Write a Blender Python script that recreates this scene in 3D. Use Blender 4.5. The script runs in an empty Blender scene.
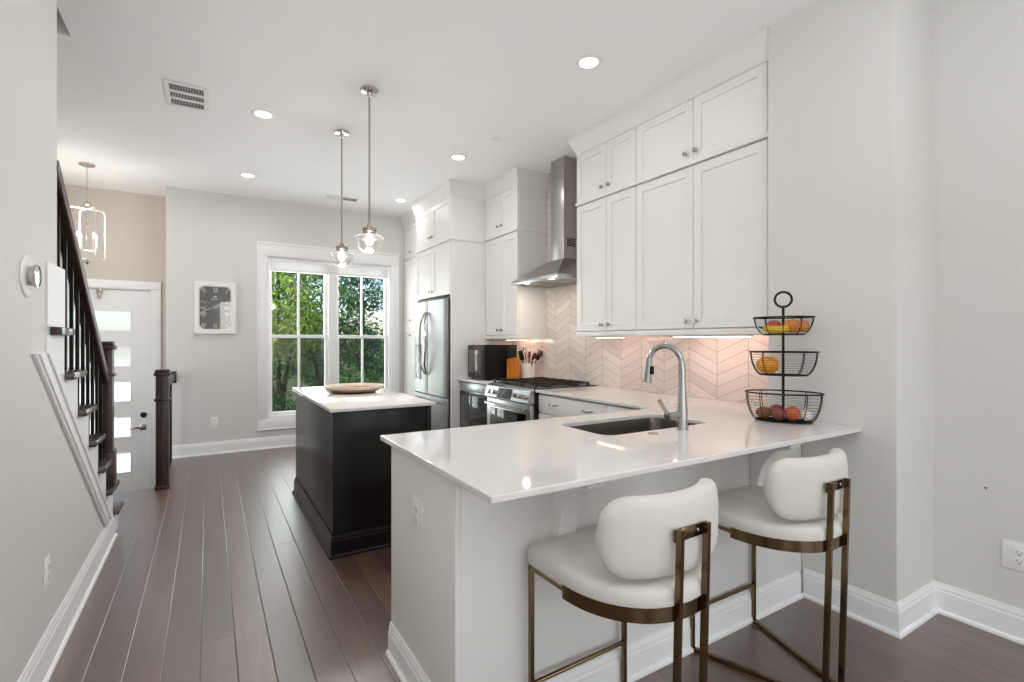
import bpy, bmesh, math, random
from mathutils import Vector, Matrix
random.seed(7)
SC = bpy.context.scene
COL = SC.collection
PI = math.pi
R = math.radians

# ------------------------------------------------------------------ camera
cam_d = bpy.data.cameras.new('camera')
cam = bpy.data.objects.new('camera', cam_d)
COL.objects.link(cam)
cam_d.sensor_width = 36.0
cam_d.lens = 495.8 / 1024 * 36.0
cam_d.clip_start = 0.02
cam_d.clip_end = 200
cam.location = (0, 0, 1.322)
cam.rotation_euler = (R(90), 0, -R(31.45))
SC.camera = cam

# ------------------------------------------------------------------ view + world
SC.view_settings.view_transform = 'Standard'
SC.view_settings.look = 'None'
SC.view_settings.gamma = 1.0
SC.view_settings.use_curve_mapping = False
SC.view_settings.exposure = -0.07
SC.cycles.max_bounces = 10
SC.cycles.diffuse_bounces = 9
SC.cycles.transparent_max_bounces = 16
SC.cycles.use_denoising = True
SC.cycles.sample_clamp_indirect = 6.0

W = bpy.data.worlds.new('sky')
SC.world = W
W.use_nodes = True
nt = W.node_tree
bg = nt.nodes['Background']
sky = nt.nodes.new('ShaderNodeTexSky')
sky.sky_type = 'NISHITA'
sky.sun_disc = False
sky.sun_elevation = R(52)
sky.sun_rotation = R(200)
nt.links.new(sky.outputs[0], bg.inputs[0])
bg.inputs[1].default_value = 0.22

def light(name, typ, loc, power, color=(1, 1, 1), rot=(0, 0, 0), **kw):
    d = bpy.data.lights.new(name, typ)
    d.energy = power
    d.color = color
    for k, v in kw.items():
        setattr(d, k, v)
    o = bpy.data.objects.new(name, d)
    o.location = loc
    o.rotation_euler = rot
    COL.objects.link(o)
    return o

sun = light('sun', 'SUN', (0, -10, 20), 7.0, (1, .96, .88), angle=R(1.0))
sun.rotation_euler = Vector((0.50, 0.62, -1.15)).to_track_quat('-Z', 'Y').to_euler()
# daylight through the big glass doors behind the camera
light('rear_window_daylight', 'AREA', (1.45, -3.95, 1.35), 25, (.93, .965, 1.0), (R(90), 0, 0),
      shape='RECTANGLE', size=2.3, size_y=2.3)
# daylight through the kitchen window and the glazed front door
light('kitchen_window_daylight', 'AREA', (1.39, 7.05, 1.4), 50, (.98, .98, 1.0), (R(-90), 0, 0),
      shape='RECTANGLE', size=1.5, size_y=1.9)
DOWN = [(2.02, 2.385), (0.355, 4.23), (2.01, 4.26), (0.35, 5.87), (2.02, 5.93),
        (0.355, 2.385), (2.02, 0.5), (0.355, 0.5), (2.02, -1.6), (0.355, -1.6)]
for x, y in DOWN:
    light('downlight_lamp', 'AREA', (x, y, 3.045), 4.5 if (y > 5 and x < 1) else 2.4, (1, .985, .965), (0, 0, 0), shape='DISK', size=.11, spread=R(170))

# two fill lamps added on either side behind the camera, windows assumed
light('side_fill_light', 'AREA', (3.0, -1.9, 1.2), 24, (.93, .965, 1.0), (0, R(90), 0), shape='RECTANGLE', size=1.8, size_y=1.6)
light('side_fill_light', 'AREA', (-.5, -1.9, 1.2), 11, (.93, .965, 1.0), (0, R(-90), 0), shape='RECTANGLE', size=1.6, size_y=1.6)
# fill lamp added to brighten the foyer and front door
light('foyer_fill_light', 'AREA', (-1.58, 5.7, .9), 18, (.92, .96, 1.0), (0, R(-90), R(25)), shape='RECTANGLE', size=1.2, size_y=.8)
# upward fill lamp added behind the camera, brightens the ceiling like bounced flash
light('ceiling_fill_light', 'AREA', (.7, -.9, 1.9), 46, (.89, .945, 1.0), (R(180), 0, 0), shape='DISK', size=1.2)

# ------------------------------------------------------------------ materials
def lin(c):
    return tuple(((v / 255) / 12.92 if v <= 10 else (((v / 255) + .055) / 1.055) ** 2.4) for v in c) + (1,)

def base_mat(name):
    m = bpy.data.materials.new(name)
    m.use_nodes = True
    return m, m.node_tree, m.node_tree.nodes['Principled BSDF']

def mat(name, rgb, rough=.5, metal=0, var=.04, scale=6, bump=0, bscale=120, coat=0, spec=.5, stretch=(1, 1, 1)):
    m, t, b = base_mat(name)
    tc = t.nodes.new('ShaderNodeTexCoord')
    mp = t.nodes.new('ShaderNodeMapping')
    mp.inputs['Scale'].default_value = stretch
    t.links.new(tc.outputs['Object'], mp.inputs[0])
    n = t.nodes.new('ShaderNodeTexNoise')
    n.inputs['Scale'].default_value = scale
    n.inputs['Detail'].default_value = 4
    t.links.new(mp.outputs[0], n.inputs['Vector'])
    c = lin(rgb)
    rp = t.nodes.new('ShaderNodeValToRGB')
    rp.color_ramp.elements[0].position = .3
    rp.color_ramp.elements[1].position = .7
    rp.color_ramp.elements[0].color = tuple(v * (1 - var) for v in c[:3]) + (1,)
    rp.color_ramp.elements[1].color = tuple(min(1, v * (1 + var)) for v in c[:3]) + (1,)
    t.links.new(n.outputs[0], rp.inputs[0])
    t.links.new(rp.outputs[0], b.inputs['Base Color'])
    b.inputs['Roughness'].default_value = rough
    b.inputs['Metallic'].default_value = metal
    b.inputs['Coat Weight'].default_value = coat
    b.inputs['Coat Roughness'].default_value = .08
    b.inputs['Specular IOR Level'].default_value = spec
    if bump:
        n2 = t.nodes.new('ShaderNodeTexNoise')
        n2.inputs['Scale'].default_value = bscale
        t.links.new(mp.outputs[0], n2.inputs['Vector'])
        bp = t.nodes.new('ShaderNodeBump')
        bp.inputs['Strength'].default_value = bump
        bp.inputs['Distance'].default_value = .002
        t.links.new(n2.outputs[0], bp.inputs['Height'])
        t.links.new(bp.outputs[0], b.inputs['Normal'])
    return m

def emit(name, rgb, strength):
    m, t, b = base_mat(name)
    b.inputs['Base Color'].default_value = lin(rgb)
    b.inputs['Emission Color'].default_value = lin(rgb)
    b.inputs['Emission Strength'].default_value = strength
    return m

def glass(name, tint=(1, 1, 1), refl=.06, rough=.0, spare=0):
    m = bpy.data.materials.new(name)
    m.use_nodes = True
    t = m.node_tree
    t.nodes.clear()
    o = t.nodes.new('ShaderNodeOutputMaterial')
    tr = t.nodes.new('ShaderNodeBsdfTransparent')
    tr.inputs[0].default_value = tint + (1,)
    gl = t.nodes.new('ShaderNodeBsdfGlossy')
    gl.inputs['Roughness'].default_value = rough
    lw = t.nodes.new('ShaderNodeLayerWeight')
    lw.inputs[0].default_value = .25
    mu = t.nodes.new('ShaderNodeMath')
    mu.operation = 'MULTIPLY_ADD'
    mu.inputs[1].default_value = spare
    mu.inputs[2].default_value = refl
    t.links.new(lw.outputs['Facing'], mu.inputs[0])
    mx = t.nodes.new('ShaderNodeMixShader')
    t.links.new(mu.outputs[0], mx.inputs[0])
    t.links.new(tr.outputs[0], mx.inputs[1])
    t.links.new(gl.outputs[0], mx.inputs[2])
    t.links.new(mx.outputs[0], o.inputs[0])
    return m

def math_node(t, op, a, b=None, c=None):
    n = t.nodes.new('ShaderNodeMath')
    n.operation = op
    for i, v in enumerate((a, b, c)):
        if v is None:
            continue
        if isinstance(v, (int, float)):
            n.inputs[i].default_value = v
        else:
            t.links.new(v, n.inputs[i])
    return n.outputs[0]

def floor_mat():
    m, t, b = base_mat('plank_floor')
    tc = t.nodes.new('ShaderNodeTexCoord')
    sp = t.nodes.new('ShaderNodeSeparateXYZ')
    t.links.new(tc.outputs['Object'], sp.inputs[0])
    w = .1295
    u = math_node(t, 'DIVIDE', math_node(t, 'SUBTRACT', sp.outputs[0], .1), w)
    row = math_node(t, 'FLOOR', u)
    fu = math_node(t, 'FRACT', u)
    wn = t.nodes.new('ShaderNodeTexWhiteNoise')
    wn.noise_dimensions = '1D'
    t.links.new(row, wn.inputs['W'])
    off = math_node(t, 'MULTIPLY', wn.outputs['Value'], 7.3)
    v = math_node(t, 'DIVIDE', math_node(t, 'ADD', sp.outputs[1], off), 1.25)
    cell = math_node(t, 'FLOOR', v)
    fv = math_node(t, 'FRACT', v)
    cb = t.nodes.new('ShaderNodeCombineXYZ')
    t.links.new(row, cb.inputs[0]); t.links.new(cell, cb.inputs[1])
    wn2 = t.nodes.new('ShaderNodeTexWhiteNoise')
    t.links.new(cb.outputs[0], wn2.inputs['Vector'])
    # grain
    mp = t.nodes.new('ShaderNodeMapping')
    mp.inputs['Scale'].default_value = (26, 1.6, 1)
    t.links.new(tc.outputs['Object'], mp.inputs[0])
    ad = t.nodes.new('ShaderNodeVectorMath'); ad.operation = 'ADD'
    t.links.new(mp.outputs[0], ad.inputs[0]); t.links.new(wn2.outputs['Color'], ad.inputs[1])
    sc = t.nodes.new('ShaderNodeVectorMath'); sc.operation = 'MULTIPLY_ADD'
    sc.inputs[1].default_value = (9, 9, 9)
    t.links.new(wn2.outputs['Color'], sc.inputs[0]); t.links.new(mp.outputs[0], sc.inputs[2])
    ns = t.nodes.new('ShaderNodeTexNoise')
    ns.inputs['Scale'].default_value = 1.0
    ns.inputs['Detail'].default_value = 6
    ns.inputs['Roughness'].default_value = .65
    ns.inputs['Distortion'].default_value = .8
    t.links.new(sc.outputs[0], ns.inputs['Vector'])
    blot = t.nodes.new('ShaderNodeTexNoise')
    blot.inputs['Scale'].default_value = 3.0
    t.links.new(tc.outputs['Object'], blot.inputs['Vector'])
    k = math_node(t, 'ADD', math_node(t, 'MULTIPLY', wn2.outputs['Value'], .22),
                  math_node(t, 'ADD', math_node(t, 'MULTIPLY', ns.outputs[0], .66), math_node(t, 'MULTIPLY', blot.outputs[0], .22)))
    rp = t.nodes.new('ShaderNodeValToRGB')
    e = rp.color_ramp.elements
    e[0].position = .2; e[0].color = lin((56, 36, 28))
    e[1].position = .9; e[1].color = lin((126, 94, 78))
    x = e.new(.55); x.color = lin((82, 56, 44))
    t.links.new(k, rp.inputs[0])
    gu = math_node(t, 'MINIMUM', fu, math_node(t, 'SUBTRACT', 1, fu))
    gv = math_node(t, 'MINIMUM', fv, math_node(t, 'SUBTRACT', 1, fv))
    gap = math_node(t, 'MINIMUM', math_node(t, 'DIVIDE', gu, .022), math_node(t, 'DIVIDE', gv, .0022))
    gapc = math_node(t, 'MINIMUM', gap, 1)
    mx = t.nodes.new('ShaderNodeMix'); mx.data_type = 'RGBA'
    mx.inputs[6].default_value = lin((40, 27, 21))
    t.links.new(gapc, mx.inputs[0]); t.links.new(rp.outputs[0], mx.inputs[7])
    t.links.new(mx.outputs[2], b.inputs['Base Color'])
    rr = math_node(t, 'ADD', math_node(t, 'MULTIPLY', ns.outputs[0], .16), .30)
    t.links.new(rr, b.inputs['Roughness'])
    b.inputs['IOR'].default_value = 1.7
    b.inputs['Coat Weight'].default_value = .9
    b.inputs['Coat Roughness'].default_value = .36
    b.inputs['Coat IOR'].default_value = 1.85
    hb = math_node(t, 'ADD', gapc, math_node(t, 'MULTIPLY', ns.outputs[0], .35))
    bp = t.nodes.new('ShaderNodeBump')
    bp.inputs['Strength'].default_value = .6
    bp.inputs['Distance'].default_value = .003
    t.links.new(hb, bp.inputs['Height'])
    t.links.new(bp.outputs[0], b.inputs['Normal'])
    t.links.new(bp.outputs[0], b.inputs['Coat Normal'])
    return m

def tile_mat():
    m, t, b = base_mat('chevron_tile')
    tc = t.nodes.new('ShaderNodeTexCoord')
    sp = t.nodes.new('ShaderNodeSeparateXYZ')
    t.links.new(tc.outputs['Object'], sp.inputs[0])
    w = .2355
    u = math_node(t, 'DIVIDE', math_node(t, 'SUBTRACT', sp.outputs[1], 1.966), w)
    colm = math_node(t, 'FLOOR', u)
    fu = math_node(t, 'FRACT', u)
    tri = math_node(t, 'PINGPONG', u, 1.0)            # 0 at peaks, 1 at valleys
    h = .08
    v = math_node(t, 'DIVIDE', math_node(t, 'ADD', math_node(t, 'SUBTRACT', sp.outputs[2], 1.002), math_node(t, 'MULTIPLY', math_node(t, 'SUBTRACT', tri, 1), w * .45)), h)
    # the lines drop towards a valley: z + slope*(tri-1)
    fv = math_node(t, 'FRACT', v)
    row = math_node(t, 'FLOOR', v)
    cb = t.nodes.new('ShaderNodeCombineXYZ')
    t.links.new(colm, cb.inputs[0]); t.links.new(row, cb.inputs[1])
    wn = t.nodes.new('ShaderNodeTexWhiteNoise')
    t.links.new(cb.outputs[0], wn.inputs['Vector'])
    gu = math_node(t, 'MULTIPLY', math_node(t, 'MINIMUM', fu, math_node(t, 'SUBTRACT', 1, fu)), w)
    gv = math_node(t, 'MULTIPLY', math_node(t, 'MINIMUM', fv, math_node(t, 'SUBTRACT', 1, fv)), h)
    d = math_node(t, 'MINIMUM', gu, gv)
    g = t.nodes.new('ShaderNodeMapRange')
    g.inputs['From Min'].default_value = .0010
    g.inputs['From Max'].default_value = .0024
    t.links.new(d, g.inputs['Value'])
    rp = t.nodes.new('ShaderNodeValToRGB')
    rp.color_ramp.elements[0].color = lin((206, 196, 190))
    rp.color_ramp.elements[1].color = lin((222, 213, 208))
    t.links.new(wn.outputs['Value'], rp.inputs[0])
    mx = t.nodes.new('ShaderNodeMix'); mx.data_type = 'RGBA'
    mx.inputs[6].default_value = lin((150, 138, 130))
    t.links.new(g.outputs[0], mx.inputs[0]); t.links.new(rp.outputs[0], mx.inputs[7])
    t.links.new(mx.outputs[2], b.inputs['Base Color'])
    b.inputs['Roughness'].default_value = .2
    bp = t.nodes.new('ShaderNodeBump')
    bp.inputs['Strength'].default_value = .5
    bp.inputs['Distance'].default_value = .002
    nz = t.nodes.new('ShaderNodeTexNoise'); nz.inputs['Scale'].default_value = 14
    t.links.new(tc.outputs['Object'], nz.inputs['Vector'])
    t.links.new(math_node(t, 'ADD', g.outputs[0], math_node(t, 'MULTIPLY', nz.outputs[0], .8)), bp.inputs['Height'])
    t.links.new(bp.outputs[0], b.inputs['Normal'])
    return m

def wood_mat(name, dark, light_, rough=.4, scale=(30, 3, 30)):
    m, t, b = base_mat(name)
    tc = t.nodes.new('ShaderNodeTexCoord')
    mp = t.nodes.new('ShaderNodeMapping')
    mp.inputs['Scale'].default_value = scale
    t.links.new(tc.outputs['Object'], mp.inputs[0])
    n = t.nodes.new('ShaderNodeTexNoise')
    n.inputs['Scale'].default_value = 1.2
    n.inputs['Detail'].default_value = 6
    n.inputs['Distortion'].default_value = 1.2
    t.links.new(mp.outputs[0], n.inputs['Vector'])
    rp = t.nodes.new('ShaderNodeValToRGB')
    rp.color_ramp.elements[0].position = .35; rp.color_ramp.elements[0].color = lin(dark)
    rp.color_ramp.elements[1].position = .68; rp.color_ramp.elements[1].color = lin(light_)
    t.links.new(n.outputs[0], rp.inputs[0])
    t.links.new(rp.outputs[0], b.inputs['Base Color'])
    b.inputs['Roughness'].default_value = rough
    return m

def leaf_mat(name, cols):
    m, t, b = base_mat(name)
    g = t.nodes.new('ShaderNodeNewGeometry')
    rp = t.nodes.new('ShaderNodeValToRGB')
    e = rp.color_ramp.elements
    e[0].color = lin(cols[0]); e[1].color = lin(cols[-1])
    for i, c in enumerate(cols[1:-1]):
        x = e.new((i + 1) / (len(cols) - 1)); x.color = lin(c)
    t.links.new(g.outputs['Random Per Island'], rp.inputs[0])
    t.links.new(rp.outputs[0], b.inputs['Base Color'])
    b.inputs['Roughness'].default_value = .55
    tr = t.nodes.new('ShaderNodeBsdfTranslucent')
    t.links.new(rp.outputs[0], tr.inputs[0])
    mx = t.nodes.new('ShaderNodeMixShader'); mx.inputs[0].default_value = .35
    t.links.new(b.outputs[0], mx.inputs[1]); t.links.new(tr.outputs[0], mx.inputs[2])
    t.links.new(mx.outputs[0], t.nodes['Material Output'].inputs[0])
    return m

M = {}
M['wall'] = mat('wall_paint', (218, 216.5, 212.5), .6, var=.012, scale=2, bump=.08, bscale=260)
M['foyer'] = mat('foyer_wall_paint', (200, 191, 184), .6, var=.012, scale=2, bump=.08, bscale=260)
M['ceil'] = mat('ceiling_paint', (247, 247, 246), .75, var=.01, scale=2, bump=.05, bscale=200)
M['trim'] = mat('trim_paint', (240, 240, 240), .45, var=.01)
M['cab'] = mat('cabinet_paint', (231, 230, 227), .42, var=.012)
M['cabdark'] = mat('cabinet_gap', (90, 86, 82), .7)
M['quartz'] = mat('white_quartz', (220, 217, 214), .05, var=.02, scale=9, spec=.55)
M['island'] = wood_mat('island_stain', (12, 10, 9), (22, 18, 17), .26, (40, 40, 2))
M['island'].node_tree.nodes['Principled BSDF'].inputs['Specular IOR Level'].default_value = .3
M['floor'] = floor_mat()
M['tile'] = tile_mat()
M['steel'] = mat('stainless', (188, 190, 192), .28, 1, var=.05, scale=3, stretch=(1, 1, 40))
M['steelf'] = mat('refrigerator_steel', (146, 146, 146), .36, 1, var=.05, scale=3, stretch=(1, 1, 40))
M['steelh'] = mat('brushed_hood_steel', (178, 174, 170), .30, 1, var=.05, scale=3, stretch=(1, 40, 1))
M['steeld'] = mat('dark_steel', (92, 92, 94), .35, .9)
M['chrome'] = mat('polished_nickel', (205, 200, 194), .12, 1, var=.02)
M['nickel'] = mat('brushed_nickel', (172, 165, 155), .25, 1)
M['faucet'] = mat('brushed_faucet', (176, 176, 176), .22, 1, var=.03)
M['gold'] = mat('bronze_gold_metal', (118, 98, 74), .17, 1, var=.05)
M['black'] = mat('black_plastic', (18, 17, 17), .4, spec=.3)
M['blackgl'] = mat('black_glass', (10, 10, 11), .05, coat=.3)
M['iron'] = mat('black_iron', (24, 23, 24), .45, .6)
M['castiron'] = mat('cast_iron', (26, 23, 22), .55)
M['mwbody'] = mat('black_painted_metal', (20, 15, 13), .6, spec=.2)
M['mwglass'] = mat('microwave_window', (100, 98, 92), .12, .5)
M['vinyl'] = mat('white_vinyl', (240, 240, 238), .35, var=.01)
M['plate'] = mat('white_plate', (238, 237, 234), .35, var=.01)
M['slot'] = mat('socket_slot', (50, 48, 46), .6)
M['stairwood'] = wood_mat('dark_stair_wood', (42, 27, 22), (78, 54, 44), .3, (30, 30, 3))
M['treadwood'] = wood_mat('dark_tread_wood', (48, 38, 34), (84, 70, 62), .22, (30, 3, 30))
M['fabric'] = mat('white_boucle_fabric', (212, 208, 202), .85, var=.012, scale=60, bump=.5, bscale=420)
M['wire'] = mat('black_wire', (22, 19, 18), .45, .5)
M['bulb'] = emit('warm_bulb', (255, 240, 214), 9)
M['lens'] = emit('downlight_lens', (255, 248, 236), 9)
M['led'] = emit('led_strip', (255, 224, 196), 8)
M['pane'] = glass('window_pane', (.97, .99, .98), .012, 0, .06)
M['clear'] = glass('clear_shade_glass', (.95, .95, .94), .24, .25, .7)
M['screen'] = glass('insect_screen_mesh', (.78, .80, .78), .02, .5)
M['ground'] = mat('outdoor_ground', (86, 92, 60), .9, var=.3, scale=3)
M['concrete'] = mat('pale_concrete', (206, 204, 200), .8, var=.05)
M['bark'] = wood_mat('bark', (46, 34, 26), (84, 66, 52), .9, (12, 12, 3))
M['sinksteel'] = mat('sink_steel', (128, 120, 112), .35, 1, var=.04, scale=3, stretch=(1, 40, 1))
M['knifewood'] = wood_mat('orange_block_wood', (176, 96, 22), (214, 130, 40), .4, (20, 20, 3))
M['handlewood'] = mat('dark_handle', (34, 22, 18), .4)
M['crock'] = mat('white_ceramic', (236, 228, 220), .2)
M['utdark'] = mat('brown_utensil', (66, 42, 30), .45)
M['utwood'] = mat('wooden_utensil', (140, 92, 56), .5)
M['traywood'] = wood_mat('tray_wood', (138, 88, 50), (196, 146, 98), .4, (5, 18, 18))
M['traydark'] = mat('tray_base', (66, 40, 26), .4)
M['traypale'] = mat('tray_pale_band', (204, 194, 180), .4, var=.12, scale=14)
M['dial'] = mat('clock_dial', (40, 40, 44), .14, coat=.6)
M['numeral'] = mat('clock_numeral', (214, 212, 208), .4)
M['silver'] = mat('silver_leaf', (238, 235, 228), .3, .55)
M['dark'] = mat('dark_void', (38, 37, 35), .8)
M['grey'] = mat('grey_filter', (150, 148, 144), .35, .6)

# ------------------------------------------------------------------ mesh helpers
ORG = {}

class MB:
    def __init__(s):
        s.b = bmesh.new()

    def box(s, x0, x1, y0, y1, z0, z1, bev=0, seg=2):
        if x0 > x1: x0, x1 = x1, x0
        if y0 > y1: y0, y1 = y1, y0
        if z0 > z1: z0, z1 = z1, z0
        r = bmesh.ops.create_cube(s.b, size=1)
        for v in r['verts']:
            v.co = Vector((x0 + (v.co.x + .5) * (x1 - x0), y0 + (v.co.y + .5) * (y1 - y0), z0 + (v.co.z + .5) * (z1 - z0)))
        if bev:
            es = list({e for v in r['verts'] for e in v.link_edges})
            bmesh.ops.bevel(s.b, geom=es, offset=bev, segments=seg, affect='EDGES', profile=.5)
        return s

    def ring_faces(s, loops, closed=True, cap0=True, cap1=True):
        L = [[s.b.verts.new(p) for p in lp] for lp in loops]
        n = len(L[0])
        for a, b_ in zip(L, L[1:]):
            for i in range(n if closed else n - 1):
                j = (i + 1) % n
                s.b.faces.new((a[i], a[j], b_[j], b_[i]))
        if cap0: s.b.faces.new(list(reversed(L[0])))
        if cap1: s.b.faces.new(L[-1])
        return L

    def cyl(s, p0, p1, r0, r1=None, n=16, caps=True):
        r1 = r0 if r1 is None else r1
        p0, p1 = Vector(p0), Vector(p1)
        d = (p1 - p0).normalized()
        a = d.orthogonal().normalized(); c = d.cross(a)
        lp = lambda p, r: [p + (a * math.cos(2 * PI * i / n) + c * math.sin(2 * PI * i / n)) * r for i in range(n)]
        s.ring_faces([lp(p0, r0), lp(p1, r1)], True, caps, caps)
        return s

    def tube(s, pts, r, n=10, closed=False, rs=None, sq=False, rect=None, up=None):
        pts = [Vector(p) for p in pts]
        N = len(pts)
        loops = []
        prev = None
        for i, p in enumerate(pts):
            if closed:
                d = (pts[(i + 1) % N] - pts[i - 1]).normalized()
            else:
                d = (pts[min(i + 1, N - 1)] - pts[max(i - 1, 0)]).normalized()
            if up is not None:
                c = d.cross(Vector(up))
                a = c.cross(d).normalized(); c = c.normalized()
                a, c = c, a
            elif prev is None:
                a = d.orthogonal().normalized()
                c = d.cross(a)
            else:
                a = (prev - d * prev.dot(d)).normalized()
                c = d.cross(a)
            prev = a
            rr = rs[i] if rs else r
            if rect:
                hw, hh = rect
                loops.append([p + a * x + c * z for x, z in ((-hw, -hh), (hw, -hh), (hw, hh), (-hw, hh))])
            else:
                loops.append([p + (a * math.cos(2 * PI * k / n) + c * math.sin(2 * PI * k / n)) * rr for k in range(n)])
        if closed:
            loops.append(loops[0])
            L = [[s.b.verts.new(p) for p in lp] for lp in loops[:-1]]
            L.append(L[0])
            m = len(L[0])
            for a_, b_ in zip(L, L[1:]):
                for i in range(m):
                    j = (i + 1) % m
                    s.b.faces.new((a_[i], a_[j], b_[j], b_[i]))
        else:
            s.ring_faces(loops)
        return s

    def lathe(s, prof, c, n=32, axis='Z', sx=1, sy=1):
        c = Vector(c)
        def P(r, h, k):
            x, y = r * math.cos(2 * PI * k / n) * sx, r * math.sin(2 * PI * k / n) * sy
            v = {'Z': (x, y, h), 'X': (h, x, y), 'Y': (x, h, y)}[axis]
            return c + Vector(v)
        rings = []
        for r, h in prof:
            if r < 1e-6:
                rings.append([s.b.verts.new(P(0, h, 0))])
            else:
                rings.append([s.b.verts.new(P(r, h, k)) for k in range(n)])
        for a, b_ in zip(rings, rings[1:]):
            for i in range(n):
                j = (i + 1) % n
                if len(a) == 1 and len(b_) == 1: continue
                if len(a) == 1: s.b.faces.new((a[0], b_[j], b_[i]))
                elif len(b_) == 1: s.b.faces.new((a[i], a[j], b_[0]))
                else: s.b.faces.new((a[i], a[j], b_[j], b_[i]))
        return s

    def prism(s, poly, axis, a0, a1):
        def P(u, v, a):
            return {'X': (a, u, v), 'Y': (u, a, v), 'Z': (u, v, a)}[axis]
        s.ring_faces([[P(u, v, a0) for u, v in poly], [P(u, v, a1) for u, v in poly]])
        return s

    def slab_hole(s, outer, hole, z0, z1):
        es = []
        for lp in (outer, hole):
            vs = [s.b.verts.new((x, y, z1)) for x, y in lp]
            es += [s.b.edges.new((vs[i], vs[(i + 1) % len(vs)])) for i in range(len(vs))]
        g = bmesh.ops.triangle_fill(s.b, use_beauty=True, use_dissolve=False, edges=es)
        fs = [f for f in g['geom'] if isinstance(f, bmesh.types.BMFace)]
        ex = bmesh.ops.extrude_face_region(s.b, geom=fs)
        for v in ex['geom']:
            if isinstance(v, bmesh.types.BMVert): v.co.z = z0
        return s

    def xform(s, mtx, verts=None):
        bmesh.ops.transform(s.b, matrix=mtx, verts=verts or s.b.verts[:])
        return s

    def build(s, name, m, parent=None, org=None, smooth=35, bevel=0, sub=0):
        o_ = Vector(org) if org is not None else (Vector(ORG.get(parent.name, (0, 0, 0))) if parent else Vector((0, 0, 0)))
        bmesh.ops.recalc_face_normals(s.b, faces=s.b.faces[:])
        bmesh.ops.translate(s.b, verts=s.b.verts[:], vec=-o_)
        me = bpy.data.meshes.new(name)
        s.b.to_mesh(me); s.b.free()
        me.materials.append(m)
        if smooth:
            me.shade_smooth()
            me.set_sharp_from_angle(angle=R(smooth))
        o = bpy.data.objects.new(name, me)
        COL.objects.link(o)
        ORG[o.name] = tuple(o_)
        if parent: o.parent = parent
        else: o.location = o_
        if bevel:
            b = o.modifiers.new('bevel', 'BEVEL'); b.width = bevel; b.segments = 2; b.limit_method = 'ANGLE'
        if sub:
            q = o.modifiers.new('sub', 'SUBSURF'); q.levels = q.render_levels = sub
        return o

def thing(name, label, cat, loc=(0, 0, 0), group=None, kind=None):
    o = bpy.data.objects.new(name, None)
    o.empty_display_size = .05
    COL.objects.link(o)
    o.location = loc
    ORG[o.name] = tuple(loc)
    tag(o, label, cat, group, kind)
    return o

def tag(o, label, cat, group=None, kind=None):
    o['label'] = label; o['category'] = cat
    if group: o['group'] = group
    if kind: o['kind'] = kind
    return o

def struct(o, label=None, cat=None):
    o['kind'] = 'structure'
    if label: o['label'] = label
    if cat: o['category'] = cat
    return o

def bx(name, m, x0, x1, y0, y1, z0, z1, parent=None, bev=0, **k):
    return MB().box(x0, x1, y0, y1, z0, z1, bev).build(name, m, parent, **k)

def rrect(x0, x1, y0, y1, r, n=6):
    p = []
    for cx, cy, a0 in ((x1 - r, y1 - r, 0), (x0 + r, y1 - r, 90), (x0 + r, y0 + r, 180), (x1 - r, y0 + r, 270)):
        for i in range(n + 1):
            a = R(a0 + 90 * i / n)
            p.append((cx + r * math.cos(a), cy + r * math.sin(a)))
    return p

H = 3.06
# ------------------------------------------------------------------ setting: shell
f = MB(); f.box(-1.65, 3.25, -4.1, 5.48, -.3, 0); f.box(-.42, 3.25, 5.48, 6.96, -.3, 0)
struct(f.build('floor', M['floor'], smooth=0), 'dark brown plank floor running through the kitchen', 'floor')
f = MB(); f.box(-1.65, -.42, 6.04, 7.5, -.7, -.54); f.box(-1.65, -.421, 5.481, 5.76, -.5, -.18); f.box(-1.65, -.421, 5.76, 6.04, -.68, -.36)
struct(f.build('floor_foyer', M['floor'], smooth=0), 'sunken dark plank floor by the front door', 'floor')
c = MB()
c.box(-.672, 3.25, -4.1, 6.96, H, H + .15); c.box(-1.72, -.672, 3.73, 7.5, H, H + .15); c.box(-1.72, -.672, -4.1, -.2, H, H + .15)
c.box(-.672, -.41, 6.96, 7.5, H, H + .15)
struct(c.build('ceiling', M['ceil'], smooth=0), 'smooth white ceiling', 'ceiling')
w = MB()
w.box(-.672, -.60, -.2, 3.73, H + .151, 5.6); w.box(-1.8, -1.72, -.2, 3.73, H + .151, 5.6)
w.box(-1.8, -.6, 3.73, 3.81, H + .151, 5.6); w.box(-1.8, -.6, -.28, -.2, H + .151, 5.6); w.box(-1.8, -.6, -.28, 3.81, 5.6, 5.7)
struct(w.build('wall_stairwell', M['wall'], smooth=0), 'grey wall of the stairwell above the ceiling opening', 'wall')
struct(bx('wall_left', M['wall'], -.672, -.555, -4, 2.83, 0, H, smooth=0), 'pale grey wall beside the stairs, full height', 'wall')
struct(bx('wall_outer', M['wall'], -1.72, -1.62, -4, 7.5, -.6, H, smooth=0), 'pale wall on the far side of the stairs', 'wall')
wf = MB()
wf.box(-.41, .61, 6.76, 6.96, -.3, H); wf.box(2.16, 3.25, 6.76, 6.96, -.3, H)
wf.box(.61, 2.16, 6.76, 6.96, 2.37, H); wf.box(.61, 2.16, 6.76, 6.96, -.3, .37)
wf.box(-.41, -.31, 6.96, 7.4, -.7, H)
struct(wf.build('wall_far', M['wall'], smooth=0), 'pale grey wall with the kitchen window', 'wall')
ff = MB()
ff.box(-1.72, -1.55, 7.28, 7.40, -.7, H); ff.box(-.57, -.41, 7.28, 7.40, -.7, H); ff.box(-1.55, -.57, 7.28, 7.40, 1.945, H)
struct(ff.build('wall_foyer', M['foyer'], smooth=0), 'beige foyer wall around the front door', 'wall')
struct(bx('wall_right', M['wall'], 3.03, 3.2, 1.6, 6.76, 0, H, smooth=0), 'kitchen wall behind the white cabinets', 'wall')
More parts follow.
